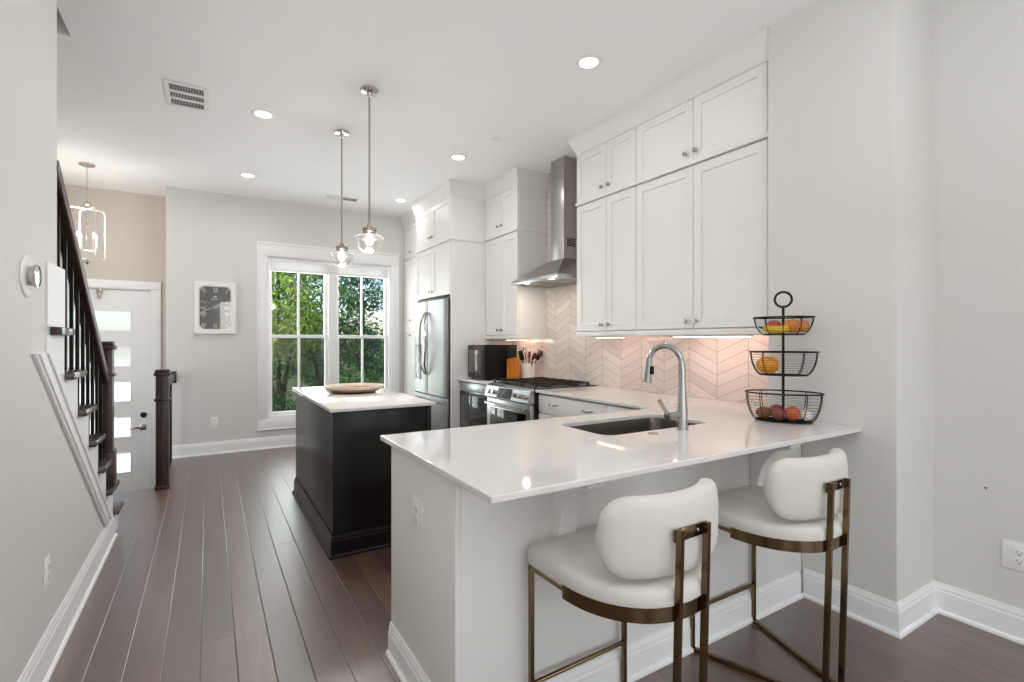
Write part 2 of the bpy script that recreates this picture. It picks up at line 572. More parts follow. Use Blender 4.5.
struct(bx('wall_tiled_backsplash', M['tile'], 3.021, 3.0295, 1.601, 4.941, .9145, H - .001, smooth=0), 'pale glossy chevron tile backsplash', 'wall')
struct(bx('wall_pier', M['wall'], 2.64, 3.2, 1.0, 1.6, 0, H, smooth=0), 'grey wall pier at the end of the breakfast counter', 'wall')
struct(bx('wall_recess', M['wall'], 3.045, 3.2, -4, 1.0, 0, H, smooth=0), 'grey wall with an outlet beyond the pier', 'wall')
wr = MB()
wr.box(-1.72, .29, -4.1, -4, 0, H); wr.box(2.65, 3.2, -4.1, -4, 0, H); wr.box(.29, 2.65, -4.1, -4, 2.52, H); wr.box(.29, 2.65, -4.1, -4, 0, .12)
struct(wr.build('wall_rear', M['wall'], smooth=0), 'wall behind the viewer with a large opening', 'wall')

def molding(prof, p0, p1, out, name, parent=None, m=None, e0=0, e1=0):
    """profile (out, z) swept from p0 to p1 (xy), out = unit xy normal."""
    b = MB()
    ox, oy = out
    d = Vector((p1[0] - p0[0], p1[1] - p0[1])).normalized()
    b.ring_faces([[(p[0] + ox * u + d.x * e * u, p[1] + oy * u + d.y * e * u, z) for u, z in prof] for p, e in ((p0, -e0), (p1, e1))])
    return b.build(name, m or M['trim'], parent, smooth=20)

def bprof(h=.145, t=.014):
    return [(.0005, .0005), (t + .012, .0005), (t + .011, .012), (t + .004, .02), (t, .021), (t, h - .04), (t - .003, h - .034), (t - .003, h - .022), (t - .007, h - .012), (t - .009, h), (.0005, h)]
for nm, p0, p1, o, e0, e1 in (('baseboard_left', (-.555, -3.9), (-.555, 4.28), (1, 0), 0, 0),
                      ('baseboard_far', (-.38, 6.76), (2.3, 6.76), (0, -1), 0, 0),
                      ('baseboard_pier', (2.64, 1.0), (2.64, 1.404), (-1, 0), 1, 0),
                      ('baseboard_pier_return', (2.64, 1.0), (3.045, 1.0), (0, -1), 1, -1),
                      ('baseboard_recess', (3.045, -3.9), (3.045, 1.0), (-1, 0), 0, -1)):
    h = .165 if nm == 'baseboard_left' else .145
    struct(molding(bprof(h), p0, p1, o, nm, e0=e0, e1=e1), None)
# small drywall nail in the recess wall
MB().cyl((3.046, .807, .647), (3.036, .807, .649), .004, .004, 10).build('wall_nail', M['steeld'], org=(3.045, .807, .647))
tag(bpy.data.objects['wall_nail'], 'tiny dark nail sticking out of the grey wall above the outlet', 'nail')

# ------------------------------------------------------------------ setting: kitchen window
win = thing('window_1', 'white double-hung double window onto green trees', 'window', (1.385, 6.76, 1.4), kind='structure')
k = MB()
k.box(.507, .612, 6.738, 6.759, .24, 2.525, .004); k.box(2.158, 2.262, 6.738, 6.759, .24, 2.525, .004)
k.box(.507, 2.262, 6.7375, 6.7595, 2.365, 2.528, .004); k.box(.507, 2.262, 6.7375, 6.7595, .238, .365, .004)
k.box(.495, 2.275, 6.728, 6.759, 2.505, 2.534, .004); k.box(.497, .512, 6.73, 6.759, .238, 2.53, .003); k.box(2.257, 2.272, 6.73, 6.759, .238, 2.53, .003)
k.box(.497, 2.272, 6.73, 6.759, .232, .246, .003)
k.build('casing', M['trim'], win)
k = MB()
k.box(.6105, .632, 6.762, 6.93, .3705, 2.3695); k.box(2.138, 2.1595, 6.762, 6.93, .3705, 2.3695)
k.box(.632, 2.138, 6.762, 6.93, 2.348, 2.3695); k.box(.632, 2.138, 6.762, 6.93, .3705, .395)
k.box(1.337, 1.438, 6.77, 6.925, .395, 2.348)
k.build('jamb', M['vinyl'], win)
for x0, x1 in ((.633, 1.336), (1.439, 2.137)):
    for z0, z1, y in ((1.36, 2.347, 6.86), (.396, 1.402, 6.82)):
        s_ = MB(); t_ = .040
        s_.box(x0, x0 + t_, y, y + .035, z0, z1, .003); s_.box(x1 - t_, x1, y, y + .035, z0, z1, .003)
        s_.box(x0 + t_, x1 - t_, y, y + .035, z0, z0 + t_, .003); s_.box(x0 + t_, x1 - t_, y, y + .035, z1 - t_, z1, .003)
        xm = (x0 + x1) / 2
        s_.box(xm - .014, xm + .014, y + .008, y + .03, z0 + t_, z1 - t_, .002)
        so = s_.build('sash', M['vinyl'], win)
        bx('pane', M['pane'], x0 + t_ - .005, x1 - t_ + .005, y + .016, y + .0175, z0 + t_ - .005, z1 - t_ + .005, so, smooth=0)
    so = bx('insect_screen', M['screen'], x0, x1, 6.905, 6.906, .396, 1.37, win, smooth=0)
# raised blind
bl = thing('window_blind', 'white window blind pulled up to the top of the kitchen window', 'blind', (1.385, 6.80, 2.25))
bx('headrail', M['vinyl'], .64, 2.13, 6.764, 6.81, 2.302, 2.345, bl, .003)
for i in range(9):
    bx('slat', M['vinyl'], .645, 2.125, 6.765, 6.812, 2.212 + i * .010, 2.217 + i * .010, bl)
bx('bottom_rail', M['vinyl'], .645, 2.125, 6.764, 6.813, 2.19, 2.209, bl, .003)
MB().cyl((.70, 6.758, 2.29), (.70, 6.757, 2.02), .004, n=8).build('tilt_wand', M['vinyl'], bl)

# ------------------------------------------------------------------ setting: front door
dr = thing('door_1', 'white front door with a column of five frosted panes', 'door', (-1.06, 7.28, -.54), kind='structure')
k = MB()
x0, x1 = -1.52, -.60
k.box(x0, -1.35, 7.30, 7.345, -.535, 1.915); k.box(-.77, x1, 7.30, 7.345, -.535, 1.915)
LZ = [1.552, 1.14, .73, .315, -.10]
zs = [1.915] + [v for z in LZ for v in (z + .122, z - .122)] + [-.535]
for i in range(0, len(zs), 2):
    k.box(-1.35, -.77, 7.30, 7.345, zs[i + 1], zs[i])
for z in LZ:   # sticking round each lite
    for a, b_ in ((-1.35, -1.338), (-.782, -.77)):
        k.box(a, b_, 7.292, 7.30, z - .122, z + .122)
    k.box(-1.35, -.77, 7.292, 7.30, z - .122, z - .112); k.box(-1.35, -.77, 7.292, 7.30, z + .112, z + .122)
k.build('door_panel', M['trim'], dr, smooth=0)
mfg = bpy.data.materials.new('frosted_glass'); mfg.use_nodes = True
bb = mfg.node_tree.nodes['Principled BSDF']
bb.inputs['Transmission Weight'].default_value = 1; bb.inputs['Roughness'].default_value = .28; bb.inputs['Base Color'].default_value = (.97, .98, 1, 1); bb.inputs['IOR'].default_value = 1.2
nz = mfg.node_tree.nodes.new('ShaderNodeTexNoise'); nz.inputs['Scale'].default_value = 30
bp_ = mfg.node_tree.nodes.new('ShaderNodeBump'); bp_.inputs['Strength'].default_value = .15
mfg.node_tree.links.new(nz.outputs[0], bp_.inputs['Height']); mfg.node_tree.links.new(bp_.outputs[0], bb.inputs['Normal'])
for z in LZ:
    bx('pane', mfg, -1.349, -.771, 7.315, 7.325, z - .121, z + .121, dr, smooth=0)
k = MB()
k.box(-1.635, -1.54, 7.255, 7.279, -.535, 2.01, .003); k.box(-.585, -.49, 7.255, 7.279, -.535, 2.01, .003)
k.box(-1.635, -.49, 7.254, 7.279, 1.93, 2.025, .003)
k.build('casing', M['trim'], dr)
k = MB(); k.box(-1.549, -1.522, 7.281, 7.38, -.535, 1.944); k.box(-.598, -.571, 7.281, 7.38, -.535, 1.944); k.box(-1.522, -.598, 7.281, 7.38, 1.918, 1.944)
k.build('jamb', M['trim'], dr, smooth=0)
k = MB(); k.box(-.70, -.635, 7.290, 7.30, .27, .335, .004); k.cyl((-.667, 7.29, .303), (-.667, 7.25, .303), .012, n=12)
k.box(-.78, -.655, 7.238, 7.255, .293, .313, .004)
k.build('lever_handle', M['nickel'], dr)
MB().lathe([(0, -.02), (.030, -.018), (.033, 0)], (-.66, 7.30, .445), 20, 'Y').build('deadbolt', M['black'], dr)
k = MB(); k.box(-1.09, -1.04, 7.262, 7.30, 1.86, 1.915, .004); k.box(-1.08, -1.05, 7.25, 7.27, 1.80, 1.87, .004)
k.build('door_contact', M['nickel'], dr)

# ------------------------------------------------------------------ outdoors
struct(bx('ground', M['ground'], -30, 30, 7.6, 60, -1.3, -1.2, smooth=0), 'ground outside the window', 'ground')

def tree(name, label, loc, blobs, n, ls, leafm, trunk_h, trunk_r, seed, group='trees outside the window'):
    rnd = random.Random(seed)
    t = thing(name, label, 'tree', loc, group)
    X, Y, Z = loc
    tb = MB()
    tops = []
    for (bx_, by_, bz_, br) in blobs:
        top = Vector((X + bx_, Y + by_, Z + bz_))
        pts = [Vector((X, Y, Z)), Vector((X + .03, Y, Z + trunk_h * .5)), Vector((X + bx_ * .3, Y + by_ * .3, Z + trunk_h)), top]
        tb.tube(pts, trunk_r, 8, rs=[trunk_r * 1.2, trunk_r, trunk_r * .7, trunk_r * .25])
    tb.build('trunk', M['bark'], t)
    lb = bmesh.new()
    for i in range(n):
        b = blobs[rnd.choices(range(len(blobs)), [q[3] ** 2 for q in blobs])[0]]
        d = Vector((rnd.gauss(0, 1), rnd.gauss(0, 1), rnd.gauss(0, 1))).normalized()
        rr = b[3] * (rnd.uniform(.45, 1.0) ** .6) * (1 + .12 * math.sin(7 * d.x + 5 * d.z) + .1 * math.sin(11 * d.y))
        p = Vector((b[0], b[1], b[2])) + Vector((d.x * rr, d.y * rr, d.z * rr * .85))
        up = (d + Vector((rnd.uniform(-.8, .8), rnd.uniform(-.8, .8), rnd.uniform(-.2, .9)))).normalized()
        a = up.orthogonal().normalized()
        a = Matrix.Rotation(rnd.uniform(0, 2 * PI), 3, up) @ a
        cvec = up.cross(a)
        L = ls * rnd.uniform(.7, 1.35); Wd = L * .42
        v = [lb.verts.new(p + a * x + cvec * y + up * z) for x, y, z in ((-L / 2, 0, 0), (0, -Wd / 2, L * .08), (L / 2, 0, -L * .06), (0, Wd / 2, L * .08))]
        lb.faces.new((v[0], v[1], v[2])); lb.faces.new((v[0], v[2], v[3]))
    me = bpy.data.meshes.new('foliage'); lb.to_mesh(me); lb.free(); me.materials.append(leafm)
    o = bpy.data.objects.new('foliage', me); COL.objects.link(o); o.parent = t
    return t

LY = leaf_mat('yellow_green_leaves', [(70, 104, 22), (112, 150, 34), (150, 178, 60), (192, 206, 110)])
LG = leaf_mat('green_leaves', [(38, 78, 30), (58, 104, 42), (84, 132, 62), (126, 164, 98)])
LD = leaf_mat('deep_green_leaves', [(26, 62, 34), (40, 84, 46), (58, 104, 62), (86, 130, 84)])
tree('tree', 'sunlit yellow-green tree filling the upper pane nearest the clock', (1.05, 9.6, -1.2), [(0, 0, 3.3, .75), (-.35, .1, 2.5, .6), (.3, .2, 2.7, .55), (.0, 0, 4.1, .7)], 5200, .085, LY, 1.7, .06, 1)
tree('tree', 'mid-green tree behind the middle of the kitchen window', (2.05, 10.8, -1.2), [(0, 0, 3.4, .85), (.3, .2, 2.5, .75), (-.3, 0, 2.6, .6), (.1, .1, 4.4, .8)], 6000, .09, LG, 1.6, .07, 2)
tree('tree', 'dark green tree outside the pane nearest the refrigerator', (2.95, 11.2, -1.2), [(0, 0, 3.6, .62), (-.1, .2, 2.6, .6), (.35, .1, 2.1, .55), (-.05, .1, 4.4, .6)], 5200, .085, LD, 1.6, .07, 3)
tree('tree', 'tall pale green tree standing furthest off beyond the others', (3.6, 15.5, -1.2), [(-1.7, 0, 2.6, 1.5), (-.3, .3, 1.9, 1.4), (1.3, 0, 2.0, 1.2), (-2.3, .2, 4.2, 1.3)], 9000, .13, LG, 1.5, .1, 4)
tree('bush', 'low dark bush under the window panes beside the island', (1.15, 9.0, -1.2), [(0, 0, .9, .7), (.5, .3, .8, .6), (-.3, .2, 1.3, .45)], 5000, .075, LD, .4, .03, 5, 'bushes outside the window')
tree('bush', 'low green bush outside the lower panes behind the wooden tray', (2.35, 9.7, -1.2), [(0, 0, 1.0, .75), (.6, .3, .9, .6), (-.5, .2, 1.2, .55), (.2, .2, 1.6, .5)], 6000, .08, LG, .4, .03, 6, 'bushes outside the window')

struct(bx('front_path', M['concrete'], -40, .3, 7.6, 60, -1.19, -.62, smooth=0), 'pale concrete outside the front door', 'path')

# ------------------------------------------------------------------ staircase
st = thing('staircase', 'flight of stairs with dark wood treads and white stringer', 'stairs', (-.6, 4.3, 0))
RISE, RUN = .2, .2625
sk = [(4.30, .002)]
# sawtooth outline: from the floor end up to the wall
tread = []
for i in range(8):
    top = .18 + RISE * i
    y_in = 4.25 - RUN * i          # riser face behind this tread
    tread.append((y_in, top))
poly = [(4.46, .002), (4.46, tread[0][1] - .036)]
for i in range(7):
    y_in, top = tread[i]
    poly.append((y_in, top - .036))
    poly.append((y_in, tread[i + 1][1] - .036))
poly = poly[:-1]
poly += [(tread[6][0], tread[6][1] - .036)]
poly = [(4.46, .002), (4.46, .144)]
for i in range(6):
    y_in, top = tread[i]
    poly += [(y_in, top - .036), (y_in, tread[i + 1][1] - .036)]
poly += [(2.832, tread[6][1] - .036), (2.832, 1.135), (4.35, .002)]
b = MB(); b.prism(poly, 'X', -.585, -.551)
b.box(-.585, -.549, 2.832, 2.94, tread[6][1] + .002, 1.64); b.box(-.5545, -.549, 2.66, 2.832, tread[6][1] + .002, 1.64)
b.prism([(2.831, 1.345), (2.66, 1.345), (2.66, 1.264), (2.831, 1.136)], 'X', -.5545, -.5505)
b.build('stringer', M['trim'], st, smooth=0)
for i in range(9):
    y_in, top = 4.25 - RUN * i, .18 + RISE * i
    xr = -.518 if i < 7 else -.68
    yo = y_in + RUN + .028 if i else 4.47
    tb = MB()
    if i == 6:
        tb.box(-1.61, xr, 2.835, yo, top - .034, top, .008); tb.box(-.5545, xr, 2.72, 2.84, top - .034, top, .004); tb.box(-1.61, -.68, y_in, 2.834, top - .034, top)
    else:
        tb.box(-1.61, xr, y_in, yo, top - .034, top, .008)
    tb.build('tread', M['treadwood'], st)
    bx('riser', M['trim'], -1.61, -.586 if i < 7 else -.68, y_in + RUN - .02 if i else 4.42, y_in + RUN - .002 if i else 4.438, top - RISE + (.002 if i else .022), top - .036, st)
# diagonal moulding on the wall below the treads
b = MB()
b.prism([(2.47, 1.275), (2.645, 1.275), (4.13, .167), (3.955, .167)], 'X', -.5545, -.543)
b.prism([(2.50, 1.274), (2.545, 1.274), (4.03, .168), (3.985, .168)], 'X', -.5435, -.537)
b.prism([(2.615, 1.274), (2.645, 1.274), (4.13, .168), (4.10, .168)], 'X', -.5435, -.536)
struct(b.build('trim_1', M['trim'], smooth=0), 'white diagonal moulding along the stair wall', 'trim')
struct(MB().prism([(2.831, .001), (4.34, .001), (2.831, 1.134)], 'X', -.62, -.5555).build('wall_under_stairs', M['wall'], smooth=0), 'grey wall under the stairs', 'wall')
# railing
rl = thing('stair_railing', 'dark wood stair handrail with black balusters and square newel post', 'railing', (-.572, 4.155, .381))
rt = [(-.585, 2.835, 2.085), (-.585, 4.118, 2.085 + (4.118 - 2.835) * -.795)]
MB().tube(rt, .03, rect=(.033, .032), up=(0, 0, 1)).build('handrail', M['stairwood'], rl, bevel=.01)
def newel(parent, x, y, z0, z1, wd=.055, drop=.25):
    b = MB()
    b.box(x - wd, x + wd, y - wd, y + wd, z0, z1 - .03, .004)
    b.box(x - wd - .014, x + wd + .014, y - wd - .014, y + wd + .014, z1 - .055, z1 - .025, .006)
    b.box(x - wd - .006, x + wd + .006, y - wd - .006, y + wd + .006, z1 - .025, z1, .008)
    b.box(x - wd - .012, x + wd + .012, y - wd - .012, y + wd + .012, z1 - drop - .02, z1 - drop, .005)
    b.box(x - wd - .008, x + wd + .008, y - wd - .008, y + wd + .008, z0, z0 + .03, .004)
    return b.build('newel_post', M['stairwood'], parent)
np_ = newel(rl, -.572, 4.155, .381, 1.32, .036, .21)
b = MB(); b.box(-.62, -.524, 4.107, 4.203, .3815, .60, .004); b.box(-.616, -.528, 4.111, 4.199, .60, .615, .006); b.build('newel_plinth', M['stairwood'], rl)
for i in range(7):
    y_in, top = 4.25 - RUN * i, .18 + RISE * i
    for dy in (.06, .19):
        y = y_in + dy
        if y > 4.09 or y < 2.845: continue
        zt = 2.085 + (y - 2.835) * -.795 - .03
        bx('baluster', M['iron'], -.5925, -.5775, y - .0075, y + .0075, top + .001, zt, rl)
for y, zb in ():
    bx('baluster', M['iron'], -.5925, -.5775, y - .0075, y + .0075, zb, 2.07, rl)
# guard rail at the foyer drop
gr = thing('guard_railing', 'dark wood newel post and short railing guarding the drop to the front door', 'railing', (-.355, 5.45, 0))
newel(gr, -.355, 5.45, .001, 1.065, .048, .26)
b = MB(); b.tube([(-.355, 5.50, .915), (-.355, 6.735, .915)], .03, rect=(.03, .032), up=(0, 0, 1)); b.build('handrail', M['stairwood'], gr, bevel=.008)
bx('rosette', M['stairwood'], -.40, -.31, 6.735, 6.759, .85, .98, gr, .004)
for i in range(11):
    y = 5.59 + i * .105
    bx('baluster', M['iron'], -.3625, -.3475, y - .0075, y + .0075, .001, .884, gr)

# ------------------------------------------------------------------ cabinets
def shaker(xf, y0, y1, z0, z1, parent, fr=.058, th=.02, rec=.009, name='door', m=None):
    """shaker front facing -X; xf is its face."""
    b = MB(); v = b.b.verts.new
    g = .0024
    y0 += g; y1 -= g; z0 += g; z1 -= g
    O = [(y0, z0), (y1, z0), (y1, z1), (y0, z1)]
    I = [(y0 + fr, z0 + fr), (y1 - fr, z0 + fr), (y1 - fr, z1 - fr), (y0 + fr, z1 - fr)]
    I2 = [(y0 + fr + .003, z0 + fr + .003), (y1 - fr - .003, z0 + fr + .003), (y1 - fr - .003, z1 - fr - .003), (y0 + fr + .003, z1 - fr - .003)]
    b.ring_faces([[(xf + th, y, z) for y, z in O], [(xf + .0015, y, z) for y, z in O],
                  [(xf, y + (.0015 if y == y0 else -.0015), z + (.0015 if z == z0 else -.0015)) for y, z in O],
                  [(xf, y, z) for y, z in I], [(xf + rec, y, z) for y, z in I2]])
    return b.build(name, m or M['cab'], parent, smooth=0)

def slabfront(xf, y0, y1, z0, z1, parent, name='drawer', th=.02):
    g = .0016
    return bx(name, M['cab'], xf, xf + th, y0 + g, y1 - g, z0 + g, z1 - g, parent, .002)

def knob(xf, y, z, parent):
    MB().lathe([(.006, 0), (.006, -.013), (.0145, -.017), (.0145, -.027), (.012, -.030), (0, -.030)], (xf, y, z), 14, 'X').build('knob', M['nickel'], parent)

def pull(xf, y, z, parent, w=.10):
    pts = [(xf, y - w / 2, z), (xf - .022, y - w / 2 + .006, z - .002), (xf - .028, y - w / 4, z - .004), (xf - .028, y + w / 4, z - .004), (xf - .022, y + w / 2 - .006, z - .002), (xf, y + w / 2, z)]
    MB().tube(pts, .005, 8).build('pull', M['nickel'], parent)

def cabinet(name, label, xf, xb, y0, y1, z0, z1, doors, knobz, group, ledge=0, rail=0, cat='cabinet', side_ledge=False):
    """upper cabinet: body + shaker doors. doors: list of (ya, yb, knob_y)"""
    t = thing(name, label, cat, (xf, (y0 + y1) / 2, z0), group)
    bx('body', M['cab'], xf + .0225, xb, y0, y1, z0, z1, t)
    for ya, yb, ky in doors:
        d = shaker(xf, ya, yb, z0 + rail + (.0 if rail else 0), z1 - ledge, t)
        if ky is not None: knob(xf, ky, knobz, d)
    if ledge:
        b = MB(); b.box(xf - .016, xf + .022, y0 - .0, y1, z1 - ledge + .006, z1, .006); b.build('ledge_molding', M['cab'], t)
        if name == 'wall_cabinet' and side_ledge: MB().box(xf + .022, xb - .002, y0 - .011, y0 - .0005, z1 - ledge + .006, z1, .003).build('ledge_return', M['cab'], t)
    if rail:
        bx('light_rail', M['cab'], xf - .004, xf + .0222, y0, y1, z0, z0 + rail - .004, t, .002)
    return t

XF = 2.69
XM = 2.668
G1 = 'white shaker wall cabinets'
ZB, ZL, ZT = 1.362, 2.496, 2.905
cabinet('wall_cabinet', 'tall white wall cabinet with two narrow doors beside the range hood', XF, 3.02, 2.645, 3.338, ZB, ZL, [(2.645, 2.968, 2.925), (2.968, 3.338, 3.01)], 1.452, G1, ledge=.03, rail=.04)
cabinet('wall_cabinet', 'tall white wall cabinet with two wide doors next to the grey pier', XF, 3.02, 1.605, 2.644, ZB, ZL, [(1.635, 2.139, 2.11), (2.139, 2.644, 2.19)], 1.452, G1, ledge=.03, rail=.04)
cabinet('wall_cabinet', 'short white top cabinet with two narrow doors beside the steel chimney', XF, 3.02, 2.645, 3.338, ZL + .001, ZT, [(2.645, 2.968, 2.925), (2.968, 3.338, 3.01)], 2.553, G1)
cabinet('wall_cabinet', 'short white top cabinet with two wide doors under the ceiling by the pier', XF, 3.02, 1.605, 2.644, ZL + .001, ZT, [(1.635, 2.139, 2.11), (2.139, 2.644, 2.19)], 2.553, G1)
cabinet('wall_cabinet', 'tall white wall cabinet hanging above the black microwave', XM, 3.02, 4.25, 4.94, 1.345, 2.47, [(4.252, 4.595, 4.56), (4.595, 4.938, 4.635)], 1.44, G1, ledge=.03, rail=.036, side_ledge=True)
cabinet('wall_cabinet', 'short white top cabinet above the microwave cabinet', XM, 3.02, 4.25, 4.94, 2.471, ZT, [(4.252, 4.595, 4.56), (4.595, 4.938, 4.635)], 2.552, G1)
# refrigerator enclosure
XR = 2.245
cabinet('wall_cabinet', 'white two-door cabinet directly above the steel refrigerator', XR, 3.02, 4.97, 6.02, 1.835, 2.447, [(4.975, 5.485, 5.445), (5.485, 6.015, 5.525)], 1.90, G1, ledge=.025)
cabinet('wall_cabinet', 'topmost white cabinet in the stack over the refrigerator', XR, 3.02, 4.97, 6.02, 2.448, ZT, [(4.975, 5.485, 5.445), (5.485, 6.015, 5.525)], 2.54, G1)
pn = thing('refrigerator_side_panel', 'full-height white panel between the refrigerator and the microwave counter', 'panel', (2.6, 4.955, 0))
bx('panel', M['cab'], XR + .003, 3.02, 4.942, 4.967, .002, ZT, pn, .001)
MB().box(XR - .012, 2.64, 4.930, 4.9415, 2.424, 2.447, .004).build('ledge_molding', M['cab'], pn)
bx('panel_molding', M['cab'], XR - .012, XR + .002, 4.930, 4.967, 2.424, 2.447, pn, .003)
pt = thing('pantry_cabinet', 'narrow full-height white pantry cabinet between refrigerator and window', 'cabinet', (2.36, 6.3, 0))
bx('body', M['cab'], 2.3625, 3.02, 6.025, 6.755, .002, ZT, pt)
for a, b_, kz in ((.11, 1.50, 1.40), (1.50, 2.42, 1.6), (2.45, ZT, 2.53)):
    d = shaker(2.34, 6.03, 6.72, a, b_, pt); knob(2.34, 6.45, kz, d)
# crown mouldings (setting)
def crown(name, segs, lab):
    prof = [(0, 2.906), (.004, 2.906), (.006, 2.925), (.014, 2.94), (.03, 2.975), (.042, 3.005), (.048, 3.02), (.05, 3.03), (.05, 3.0595), (0, 3.0595)]
    b = MB()
    for p0, p1, o, e0, e1 in segs:
        d = Vector((p1[0] - p0[0], p1[1] - p0[1])).normalized()
        loops = []
        for p, e in ((p0, -e0), (p1, e1)):
            loops.append([(p[0] + o[0] * u + d.x * e * u, p[1] + o[1] * u + d.y * e * u, z) for u, z in prof])
        b.ring_faces(loops)
    struct(b.build(name, M['cab'], smooth=25), lab, 'trim')
crown('trim_2', [((XF + .004, 1.606), (XF + .004, 3.338), (-1, 0), 0, 1), ((XF + .004, 3.338), (3.02, 3.338), (0, 1), 1, 0)], 'white crown moulding over the cabinets beside the hood')
crown('trim_3', [((XM + .004, 4.25), (XM + .004, 4.94), (-1, 0), 1, 0), ((3.02, 4.25), (XM + .004, 4.25), (0, -1), 0, 1)], 'white crown moulding over the microwave cabinets')
crown('trim_4', [((XR + .004, 4.942), (XR + .004, 6.02), (-1, 0), 1, 1), ((2.66, 4.942), (XR + .004, 4.942), (0, -1), 0, 1), ((XR + .004, 6.02), (2.362, 6.02), (0, 1), 1, 0), ((2.346, 6.07), (2.346, 6.755), (-1, 0), 0, 0)], 'white crown moulding over the refrigerator and pantry')
b = MB()
b.box(XF + .005, 3.02, 1.606, 3.336, ZT + .001, H - .001); b.box(XM + .005, 3.02, 4.252, 4.94, ZT + .001, H - .001); b.box(XR + .005, 3.02, 4.943, 6.019, ZT + .001, H - .001); b.box(2.365, 3.02, 6.025, 6.755, ZT + .001, H - .001)
struct(b.build('trim_5', M['cab'], smooth=0), 'white filler between cabinets and ceiling', 'trim')

# base cabinets along the right wall
XB = 2.355
def base_cab(label, y0, y1, rows, pulls):
    t = thing('base_cabinet', label, 'cabinet', (XB, (y0 + y1) / 2, 0), 'white base cabinets')
    bx('body', M['cab'], XB + .0225, 3.02, y0, y1, .10, .8915, t)
    bx('toe_kick', M['cabdark'], XB + .08, XB + .09, y0, y1, .002, .10, t)
    for a, b_ in rows:
        d = slabfront(XB, y0, y1, a, b_, t) if b_ - a < .2 else shaker(XB, y0, y1, a, b_, t, name='drawer')
        for p in pulls: pull(XB, p, (a + b_) / 2 + .01, d)
    return t
base_cab('white drawer cabinet next to the gas range', 2.592, 3.425, [(.725, .878), (.42, .72), (.11, .415)], [2.79, 3.21])
base_cab('white drawer cabinet in the corner by the sink counter', 2.14, 2.59, [(.725, .878), (.42, .72), (.11, .415)], [2.36])

# ------------------------------------------------------------------ peninsula
pe = thing('kitchen_peninsula', 'white panelled breakfast peninsula with corbels under the overhang', 'kitchen island', (1.6, 1.7, 0))
bx('end_panel', M['cab'], .66, .68, 1.42, 2.06, .002, .8915, pe, .001)
bx('knee_wall', M['cab'], .6805, 2.637, 1.42, 1.44, .002, .8915, pe, .001)
bx('rear_panel', M['cab'], .68, 2.35, 2.04, 2.06, .10, .8915, pe)
for i in range(3):
    y0 = .70 + i * .56
    b = MB(); b.box(y0, y0 + .55, 2.0605, 2.078, .12, .87, .002); b.build('door', M['cab'], pe)
def pmold(p0, p1, out, e0, e1, parent, m, h=.135, nm='base_molding', t=.014):
    b = MB(); d = Vector((p1[0] - p0[0], p1[1] - p0[1])).normalized()
    prof = bprof(h, t)
    b.ring_faces([[(p[0] + out[0] * u + d.x * e * u, p[1] + out[1] * u + d.y * e * u, z) for u, z in prof] for p, e in ((p0, -e0), (p1, e1))])
    return b.build(nm, m, parent, smooth=20)
pmold((.66, 2.06), (.66, 1.42), (-1, 0), 0, 1, pe, M['trim'])
pmold((.66, 1.42), (2.612, 1.42), (0, -1), 1, 0, pe, M['trim'])
def corbel(x0, parent):
    x1 = x0 + .075
    prof = [(1.4195, .8915), (1.4195, .575)]
    prof = []
    # concave underside from the wall foot up to the nose
    for i in range(13):
        a = R(90 * i / 12)
        prof.append((1.4195 - .035 - .145 * (1 - math.cos(a)), .60 + .235 * math.sin(a)))
    pl = [(1.4195, .8915), (1.4195, .575), (1.385, .575)] + prof + [(1.238, .838), (1.226, .845), (1.226, .858), (1.218, .862), (1.218, .8915)]
    b = MB(); b.prism(pl, 'X', x0, x1)
    b.build('corbel', M['trim'], parent, smooth=30, bevel=.003)
corbel(1.035, pe); corbel(2.193, pe)
# worktop with the sink cut-out
SX0, SX1, SY0, SY1 = 1.46, 2.15, 1.60, 1.965
ct = MB()
outer = [(.632, 1.137), (2.6385, 1.137), (2.6385, 1.602), (3.02, 1.602), (3.02, 3.433), (2.325, 3.433), (2.325, 2.128), (.632, 2.128)]
hole = list(reversed(rrect(SX0, SX1, SY0, SY1, .06, 8)))
ct.slab_hole(outer, hole, .892, .914)
o = ct.build('worktop', M['quartz'], org=(1.6, 1.7, .892), smooth=30, bevel=.004)
tag(o, 'glossy white quartz worktop running over the peninsula and into the corner', 'countertop')
o = bx('worktop', M['quartz'], 2.325, 3.02, 4.205, 4.940, .892, .914, bev=.003, org=(2.7, 4.55, .892))
tag(o, 'short white worktop carrying the black microwave', 'countertop')
# sink
sk_ = thing('kitchen_sink', 'undermount stainless steel sink set into the white worktop', 'sink', (1.805, 1.78, .69))
b = MB()
lp = lambda d, z, r: [(x, y, z) for x, y in rrect(SX0 - .004 + d, SX1 + .004 - d, SY0 - .004 + d, SY1 + .004 - d, r, 8)]
b.ring_faces([lp(-.018, .8905, .075), lp(0, .8905, .06), lp(.004, .86, .06), lp(.008, .72, .06), lp(.02, .70, .055), lp(.05, .692, .04), lp(.15, .690, .02)], True, False, True)
so = b.build('basin', M['sinksteel'], sk_, smooth=50)
MB().lathe([(.045, .001), (.044, .004), (.034, .005), (.03, .002), (0, .002)], (1.80, 1.80, .690), 24).build('drain', M['chrome'], sk_)
